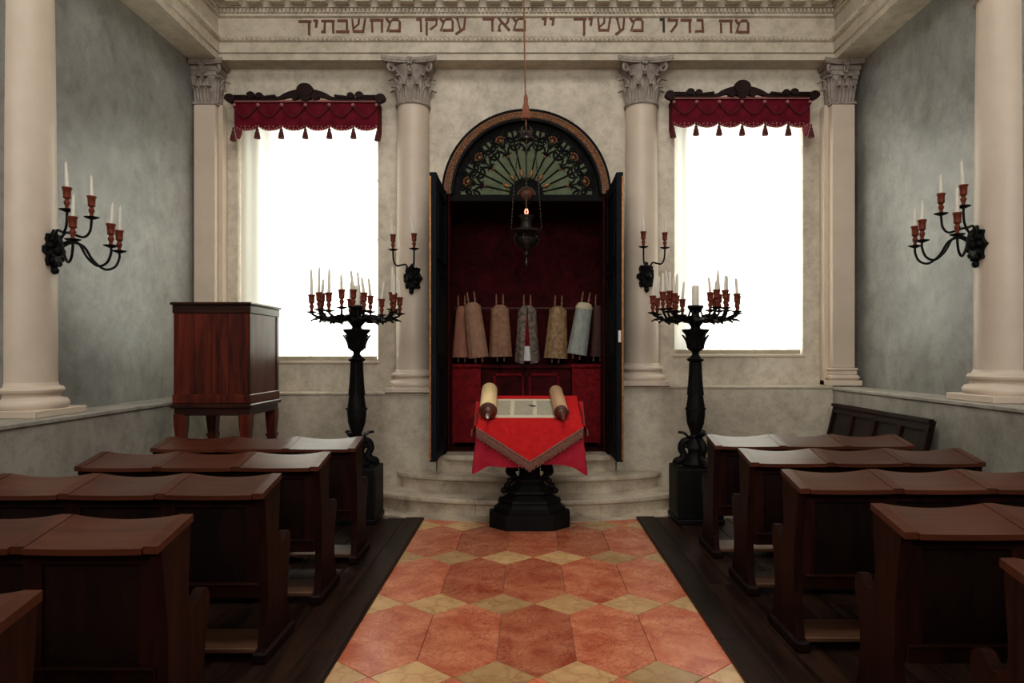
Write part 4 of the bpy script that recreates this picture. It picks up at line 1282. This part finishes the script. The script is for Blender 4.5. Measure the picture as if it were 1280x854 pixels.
ORD = ['first', 'second', 'third', 'fourth', 'fifth', 'sixth', 'seventh', 'eighth', 'ninth', 'tenth', 'eleventh', 'twelfth', 'thirteenth', 'fourteenth', 'fifteenth', 'sixteenth']
CPOS = ((cand0, -1.645, 'left', R(-7)), (cand1, 1.64, 'right', R(20)))
BIG = MB().lathe([(.034, 0), (.034, .19), (.028, .2), (1e-4, .198)], 16).mesh('candle', 'candle_wax', 40)
for o, x, sd, rz in CPOS:
    o.location = (x, 6.75, .54); o.rotation_euler = (0, 0, rz)
    b = thing('pedestal_block', 'black square block under the %s floor candelabrum' % sd, 'pedestal', (x, 6.75, .023))
    MB().box(-.215, .215, -.215, .215, .05, .52, .008).build('block', 'black_wood', b)
    MB().box(-.225, .225, -.225, .225, 0, .05, .008).build('plinth', 'black_wood', b)
    for (sx, sy) in ((0, -1), (1, 0), (-1, 0)):
        q = MB()
        q.box(-.16, .16, -.219, -.213, .12, .45, .002)
        q.xf(Matrix.Rotation(math.atan2(sy, sx)+PI/2, 4, 'Z')); q.build('panel', 'black_wood', b)
    c = put('candle', BIG, None, (x, 6.75, .54+CZ(383)))
    tag(c, 'thick pale candle at the centre of the %s floor candelabrum' % sd, 'candle')
    rnd = random.Random(5 if sd == 'left' else 11)
    rotd = [(cx*math.cos(rz)-cy*math.sin(rz), cx*math.sin(rz)+cy*math.cos(rz), cz) for cx, cy, cz in CSLOTS]
    rotd.sort(key=lambda p: (x+p[0])/(6.75+p[1]))
    for ci, (cx, cy, cz) in enumerate(rotd):
        px_, py_ = cx, cy
        c = put('candle', CAND[rnd.choice((0, 1, 1, 2, 3))], None, (x+px_, 6.75+py_, .54+cz), (R(rnd.uniform(-6, 6)), R(rnd.uniform(-7, 7)), 0))
        tag(c, ORD[ci].replace('left ', 'left end ', 0)+' slim white taper from the left on the %s floor candelabrum' % sd, 'candle', 'tapers of the %s floor candelabrum' % sd)

# ------------------------------------------------------------------ wall sconces
def backplate(parent):
    m = MB(); n = 44
    poly = []
    for k in range(n):
        a = 2*PI*k/n
        rr = (1+.14*math.cos(8*a)+.05*math.cos(17*a))
        poly.append((.088*rr*math.cos(a), .140*rr*math.sin(a)))
    m.prism(poly, 'y', 0.06, -.02)
    poly2 = [(p[0]*.72, p[1]*.74) for p in poly]; m.prism(poly2, 'y', -.02, -.045)
    for k in range(11):
        a = 2*PI*k/11; m.ball((.066*math.cos(a), -.03, .105*math.sin(a)), .026, 7, 5)
    m.ball((0, -.04, 0), .045, 10, 6); m.ball((0, -.02, -.15), .03, 8, 5)
    return m.build('backplate', 'black_iron', parent, 50)
def sconce(label, loc, rz, arms, cands, cl, cat='sconce'):
    """front towards -y in local space; arms: (angle from front, reach, socket height, dip)"""
    t = thing('wall_sconce', label, cat, loc, rz)
    backplate(t)
    for i, (ang, L, h, dip) in enumerate(arms):
        if dip:
            pts = bez([(.05, 0, .02), (.12, 0, .07), (.20*L/.44, 0, .05), (.26*L/.44, 0, -.05), (.34*L/.44, 0, -.115), (.41*L/.44, 0, -.09), (L, 0, -.02), (L, 0, h-.01)], 32)
        else:
            pts = bez([(.04, 0, .06), (.08, 0, .14), (.13, 0, .135), (L-.05, 0, .12), (L-.01, 0, .17), (L, 0, h-.01)], 28)
        m = MB().tube(pts, .0095, 8)
        arm = m.build('arm', 'black_iron', t, 60, None, (0, 0, R(-90+ang)))
        put('drip_pan', PAN, arm, (L, 0, h)); put('candle_socket', SOCK, arm, (L, 0, h))
        a = rz+R(-90+ang)
        dx, dy, hh = cands[i]
        c = put('candle', CANDS[hh], None, (loc[0]+L*math.cos(a), loc[1]+L*math.sin(a), loc[2]+h+.160), (R(dx), R(dy), 0))
        tag(c, cl[i], 'candle')
    return t
big = [(-40, .44, .03, 1), (0, .44, .03, 1), (40, .44, .03, 1), (-35, .25, .27, 0), (35, .25, .27, 0)]
sconce('black five-armed iron sconce on the left wall column', (-3.555, 5.22, 2.41), R(90), big,
       [(2, 3, 0), (0, 4, 0), (2, 3, 1), (0, -3, 1), (1, -1, 0)],
       ['candle on the nearest lower arm of the left column sconce', 'candle on the middle lower arm of the left column sconce',
        'candle on the farthest lower arm of the left column sconce', 'taller upper candle nearest the left picture edge', 'upper candle of the left column sconce nearer the corner'])
sconce('black five-armed iron sconce on the right wall column', (3.555, 5.48, 2.49), R(-90), [(-a, b, c, d) for a, b, c, d in big],
       [(0, 0, 1), (0, 2, 0), (0, 0, 0), (0, -4, 1), (0, 0, 0)],
       ['candle on the nearest lower arm of the right column sconce', 'candle on the middle lower arm of the right column sconce',
        'candle on the farthest lower arm of the right column sconce', 'leaning upper candle nearest the right picture edge', 'upper candle of the right column sconce nearer the corner'])
two = [(-30, .25, .285, 0), (30, .25, .285, 0)]
sconce('small two-candle iron sconce on the column left of the ark', (-1.27, 7.735, 2.47), R(-16), two, [(0, -6, 0), (0, -8, 1)],
       ['left candle of the small sconce left of the ark', 'right candle of the small sconce left of the ark'])
sconce('small two-candle iron sconce on the column right of the ark', (1.33, 7.735, 2.49), R(14), two, [(0, -2, 0), (0, 1, 0)],
       ['left candle of the small sconce right of the ark', 'right candle of the small sconce right of the ark'])

# ------------------------------------------------------------------ plank platforms under the pews
PZ = .022
def platform(label, x0, x1, y0, y1, s):
    t = thing('plank_platform', label, 'platform', (s*x0, y0, 0))
    wd = .172; n = int((x1-x0)/wd)+1; rnd = random.Random(3+s)
    for k in range(n):
        xa = k*wd; xb = min((k+1)*wd, x1-x0)-.003
        far = (y1-y0)-(.03*k if k < 3 else .09)
        cuts = [0, rnd.uniform(1.2, 2.4), rnd.uniform(3.2, 4.4), far]
        if k == 0: cuts = [0, 2.62, far] if s < 0 else [0, 2.75, far]
        for a, b in zip(cuts[:-1], cuts[1:]):
            m = MB().box(s*xa, s*xb, a+.0015, b-.0015, .0, PZ-rnd.uniform(0, .003), .003)
            m.build('plank', 'plank_wood', t)
    MB().box(s*-.012, s*0, 0, y1-y0, 0, PZ-.004, .003).build('edge_strip', 'plank_wood', t)
platform('dark worn plank platform under the left pews', 1.02, XD, 1.2, 6.86, -1)
platform('dark worn plank platform under the right pews', 1.10, XD, 1.2, 6.90, 1)

# ------------------------------------------------------------------ pews
SW = .503
def pew_proto(s):
    """three-seat pew; aisle end at x=0, runs to s*x; back panel and book rest face -y (the viewer)"""
    t = thing('pew', 'pew', 'pew')
    n = 3; L = n*SW+.05
    prof = [(.02, .06), (.045, .18), (.055, .32), (.045, .60), (.015, .80), (-.005, .905), (.235, .955), (.228, .84), (.215, .72), (.215, .655), (.232, .605), (.262, .580), (.292, .578),
            (.318, .600), (.345, .622), (.375, .622), (.400, .600), (.408, .560), (.395, .500), (.372, .430), (.356, .34), (.352, .24), (.375, .14), (.405, .06)]
    pm = MB().prism(prof, 'x', 0, s*.045).mesh('end_panel', 'pew_wood')
    pl = MB().box(s*-.018, s*.060, -.03, .44, 0, .065, .012).mesh('foot', 'pew_dark_wood')
    for x in (0, s*(L-.045)):
        e = put('end_panel', pm, t, (x, 0, 0)); put('foot', pl, e)
    # frame of the back
    MB().box(s*.045, s*(L-.045), .045, .085, .825, .905, .004).build('top_rail', 'pew_wood', t)
    br_ = MB().box(s*.045, s*(L-.045), .035, .085, .335, .415, .005).build('bottom_rail', 'pew_wood', t)
    MB().box(s*.045, s*(L-.045), .022, .04, .405, .420, .004).build('bead', 'pew_wood', br_)
    stm = MB().box(-.035, .035, .045, .085, .41, .83, .004).mesh('stile', 'pew_wood')
    for k in range(n+1):
        x = .025+SW*k; x = min(max(x, .08), L-.08)
        put('stile', stm, t, (s*x, 0, 0))
    pn = MB().box(.035, SW-.035, .068, .082, .405, .835).mesh('back_panel', 'pew_dark_wood')
    for k in range(n):
        put('back_panel', pn, t, (s*(.025+SW*k) if s > 0 else s*(.025+SW*(k+1)), 0, 0))
    # book rests that sag a little between flat strips
    def rest(u, v):
        x = (u-.5)*(SW-.058); y = -.045+.30*v
        z = .915+.062*v-(.003+.018*v)*(1-(2*u-1)**2)
        return (x, y, z)
    rm = MB().slab(rest, 10, 2, (0, 0, -.024)).mesh('book_rest', 'pew_top_wood', 30)
    sm = MB().slab(lambda u, v: ((u-.5)*.054, -.032+.285*v, .920+.059*v), 1, 1, (0, 0, -.03)).mesh('divider_strip', 'pew_top_wood')
    for k in range(n): put('book_rest', rm, t, (s*(.025+SW*(k+.5)), 0, 0))
    for k in range(n+1): put('divider_strip', sm, t, (s*(.025+SW*k), 0, 0))
    # foot rest on the viewer's side, seat on the far side
    fm = MB().box(-SW/2+.02, SW/2-.02, -.0, .265, .050, .078, .005).mesh('footrest', 'footrest_wood')
    for k in range(n): put('footrest', fm, t, (s*(.025+SW*(k+.5)), 0, 0))
    dm = MB().box(-.02, .02, .02, .40, 0, .05).mesh('bearer', 'pew_dark_wood')
    for k in range(1, n): put('bearer', dm, t, (s*(.025+SW*k), 0, 0))
    MB().box(s*.045, s*(L-.045), .085, .42, .425, .452, .006).build('seat', 'pew_wood', t)
    MB().box(s*.045, s*(L-.045), .34, .36, .36, .425, .003).build('seat_rail', 'pew_wood', t)
    am = MB().prism([(.09, .45), (.09, .9), (.2, .9), (.21, .66), (.25, .6), (.34, .62), (.39, .60), (.40, .55), (.38, .45)], 'x', -.018, .018).mesh('seat_divider', 'pew_wood')
    for k in range(1, n): put('seat_divider', am, t, (s*(.025+SW*k), 0, 0))
    return t
LP = [(-1.38, 1.73, 'nearest left pew, cut off by the bottom left corner'), (-1.395, 2.66, 'second nearest pew in the left block, before the three farther ones'),
      (-1.37, 3.64, 'third pew from the front edge in the left block'), (-1.335, 4.49, 'left pew second from the dark cabinet'), (-1.31, 5.34, 'farthest left pew, just before the cabinet and candelabrum block')]
RP = [(1.56, 2.04, 'nearest right pew, cut off by the bottom right corner'), (1.545, 2.87, 'second nearest pew in the right block, running out of frame'),
      (1.475, 3.78, 'middle pew of the right block, with a whole end panel by the aisle'), (1.495, 4.66, 'right pew second from the side bench'), (1.485, 5.49, 'farthest right pew, beside the candelabrum block and side bench')]
for s, lst in ((-1, LP), (1, RP)):
    proto = pew_proto(s); src = proto
    trees = [proto]+[copy_tree(proto) for _ in lst[1:]]
    for o, (x, y, lb) in zip(trees, lst):
        o.location = (x, y, PZ); o.scale = (1, 1, .97); o['label'] = 'dark wooden '+lb if not lb.startswith('dark') else lb
        o['group'] = 'three-seat wooden pews'

# ------------------------------------------------------------------ side bench against the right dado
sb = thing('side_bench', 'dark panelled side bench against the right stone dado', 'bench', (XD-.02, 5.70, PZ))
BL = 1.80; nb = 4
lean = .16
def bx(z): return -.10-(-lean*(z-.45)/.6) if z > .45 else -.10
B = lambda z: -.17+.15*max(0, (z-.42))/.64        # x of the leaning back at height z
MB().add([(B(.42)-.03, 0, .42), (B(.42)-.03, BL, .42), (B(1.06)-.03, BL, 1.06), (B(1.06)-.03, 0, 1.06),
          (B(.42), 0, .42), (B(.42), BL, .42), (B(1.06), BL, 1.06), (B(1.06), 0, 1.06)],
         [(0,1,2,3), (7,6,5,4), (0,4,5,1), (3,2,6,7), (0,3,7,4), (1,5,6,2)]).build('back_board', 'pew_dark_wood', sb)
def leanbox(y0, y1, z0, z1, d):
    a, b = B(z0)-.03, B(z1)-.03
    return MB().add([(a-d, y0, z0), (a-d, y1, z0), (b-d, y1, z1), (b-d, y0, z1), (a+.002, y0, z0), (a+.002, y1, z0), (b+.002, y1, z1), (b+.002, y0, z1)],
                    [(0,1,2,3), (7,6,5,4), (0,4,5,1), (3,2,6,7), (0,3,7,4), (1,5,6,2)])
for k in range(nb+1):
    y = BL*k/nb; leanbox(max(0, y-.035), min(BL, y+.035), .45, 1.0, .02).build('stile', 'pew_wood', sb)
leanbox(0, BL, .98, 1.05, .022).build('top_rail', 'pew_wood', sb)
leanbox(-.01, BL+.01, 1.045, 1.075, .04).build('cap_rail', 'pew_wood', sb)
leanbox(0, BL, .45, .53, .02).build('bottom_rail', 'pew_wood', sb)
MB().box(-.33, -.17, 0, BL, .42, .45, .006).build('seat', 'pew_wood', sb)
MB().box(-.32, -.29, 0, BL, .34, .42, .004).build('seat_rail', 'pew_wood', sb)
for k in range(nb+1):
    y = BL*k/nb
    y = min(max(y, .02), BL-.02)
    MB().prism([(-.31, 0), (-.31, .42), (-.06, .42), (-.06, 0), (-.12, 0), (-.15, .2), (-.22, .2), (-.25, 0)], 'y', y-.018, y+.018).build('leg_panel', 'pew_wood', sb)

# ------------------------------------------------------------------ cupboard on tall legs at the left
cb = thing('cabinet', 'dark reddish wooden cupboard standing on tall square legs', 'cabinet', (-2.80, 6.55, PZ), R(0))
hx, hy = .335, .36
m = MB().box(-hx, hx, -hy, hy, 1.17, 2.03, .005); body = m.build('body', 'cabinet_wood', cb)
MB().box(-hx-.028, hx+.028, -hy-.028, hy+.028, 2.045, 2.07, .008).box(-hx-.012, hx+.012, -hy-.012, hy+.012, 1.97, 2.046, .008).build('cornice', 'cabinet_dark', cb)
MB().box(-hx-.012, hx+.012, -hy-.012, hy+.012, 1.165, 1.25, .008).build('base_board', 'cabinet_wood', cb)
MB().box(-hx-.026, hx+.026, -hy-.026, hy+.026, 1.125, 1.165, .010).box(-hx, hx, -hy, hy, 1.06, 1.126, .004).build('stand_rail', 'cabinet_dark', cb)
for (a, b) in ((-hx, -hx+.035), (hx-.035, hx)):
    MB().box(a, b, -hy-.007, -hy+.002, 1.25, 1.97, .003).build('stile', 'cabinet_wood', body)
MB().box(hx-.002, hx+.007, -hy, -hy+.06, 1.25, 1.97, .003).build('stile', 'cabinet_dark', body)
MB().box(hx-.002, hx+.007, hy-.06, hy, 1.25, 1.97, .003).build('stile', 'cabinet_dark', body)
for k in range(4):
    xa = -hx+.035+k*(2*hx-.07)/4
    MB().box(xa+.001, xa+(2*hx-.07)/4-.001, -hy-.0045, -hy+.002, 1.25, 1.97, .0015).build('board', 'cabinet_wood', body)
for sx in (-1, 1):
    for sy in (-1, 1):
        x, y = sx*(hx-.045), sy*(hy-.045)
        l = MB(); sq = lambda r: [(x-r, y-r), (x+r, y-r), (x+r, y+r), (x-r, y+r)]
        taper(l, [(sq(.026), 0, sq(.036), .80), (sq(.046), .80, sq(.046), .83), (sq(.036), .83, sq(.048), .98), (sq(.048), .98, sq(.05), 1.07)])
        l.build('leg', 'cabinet_wood', cb)
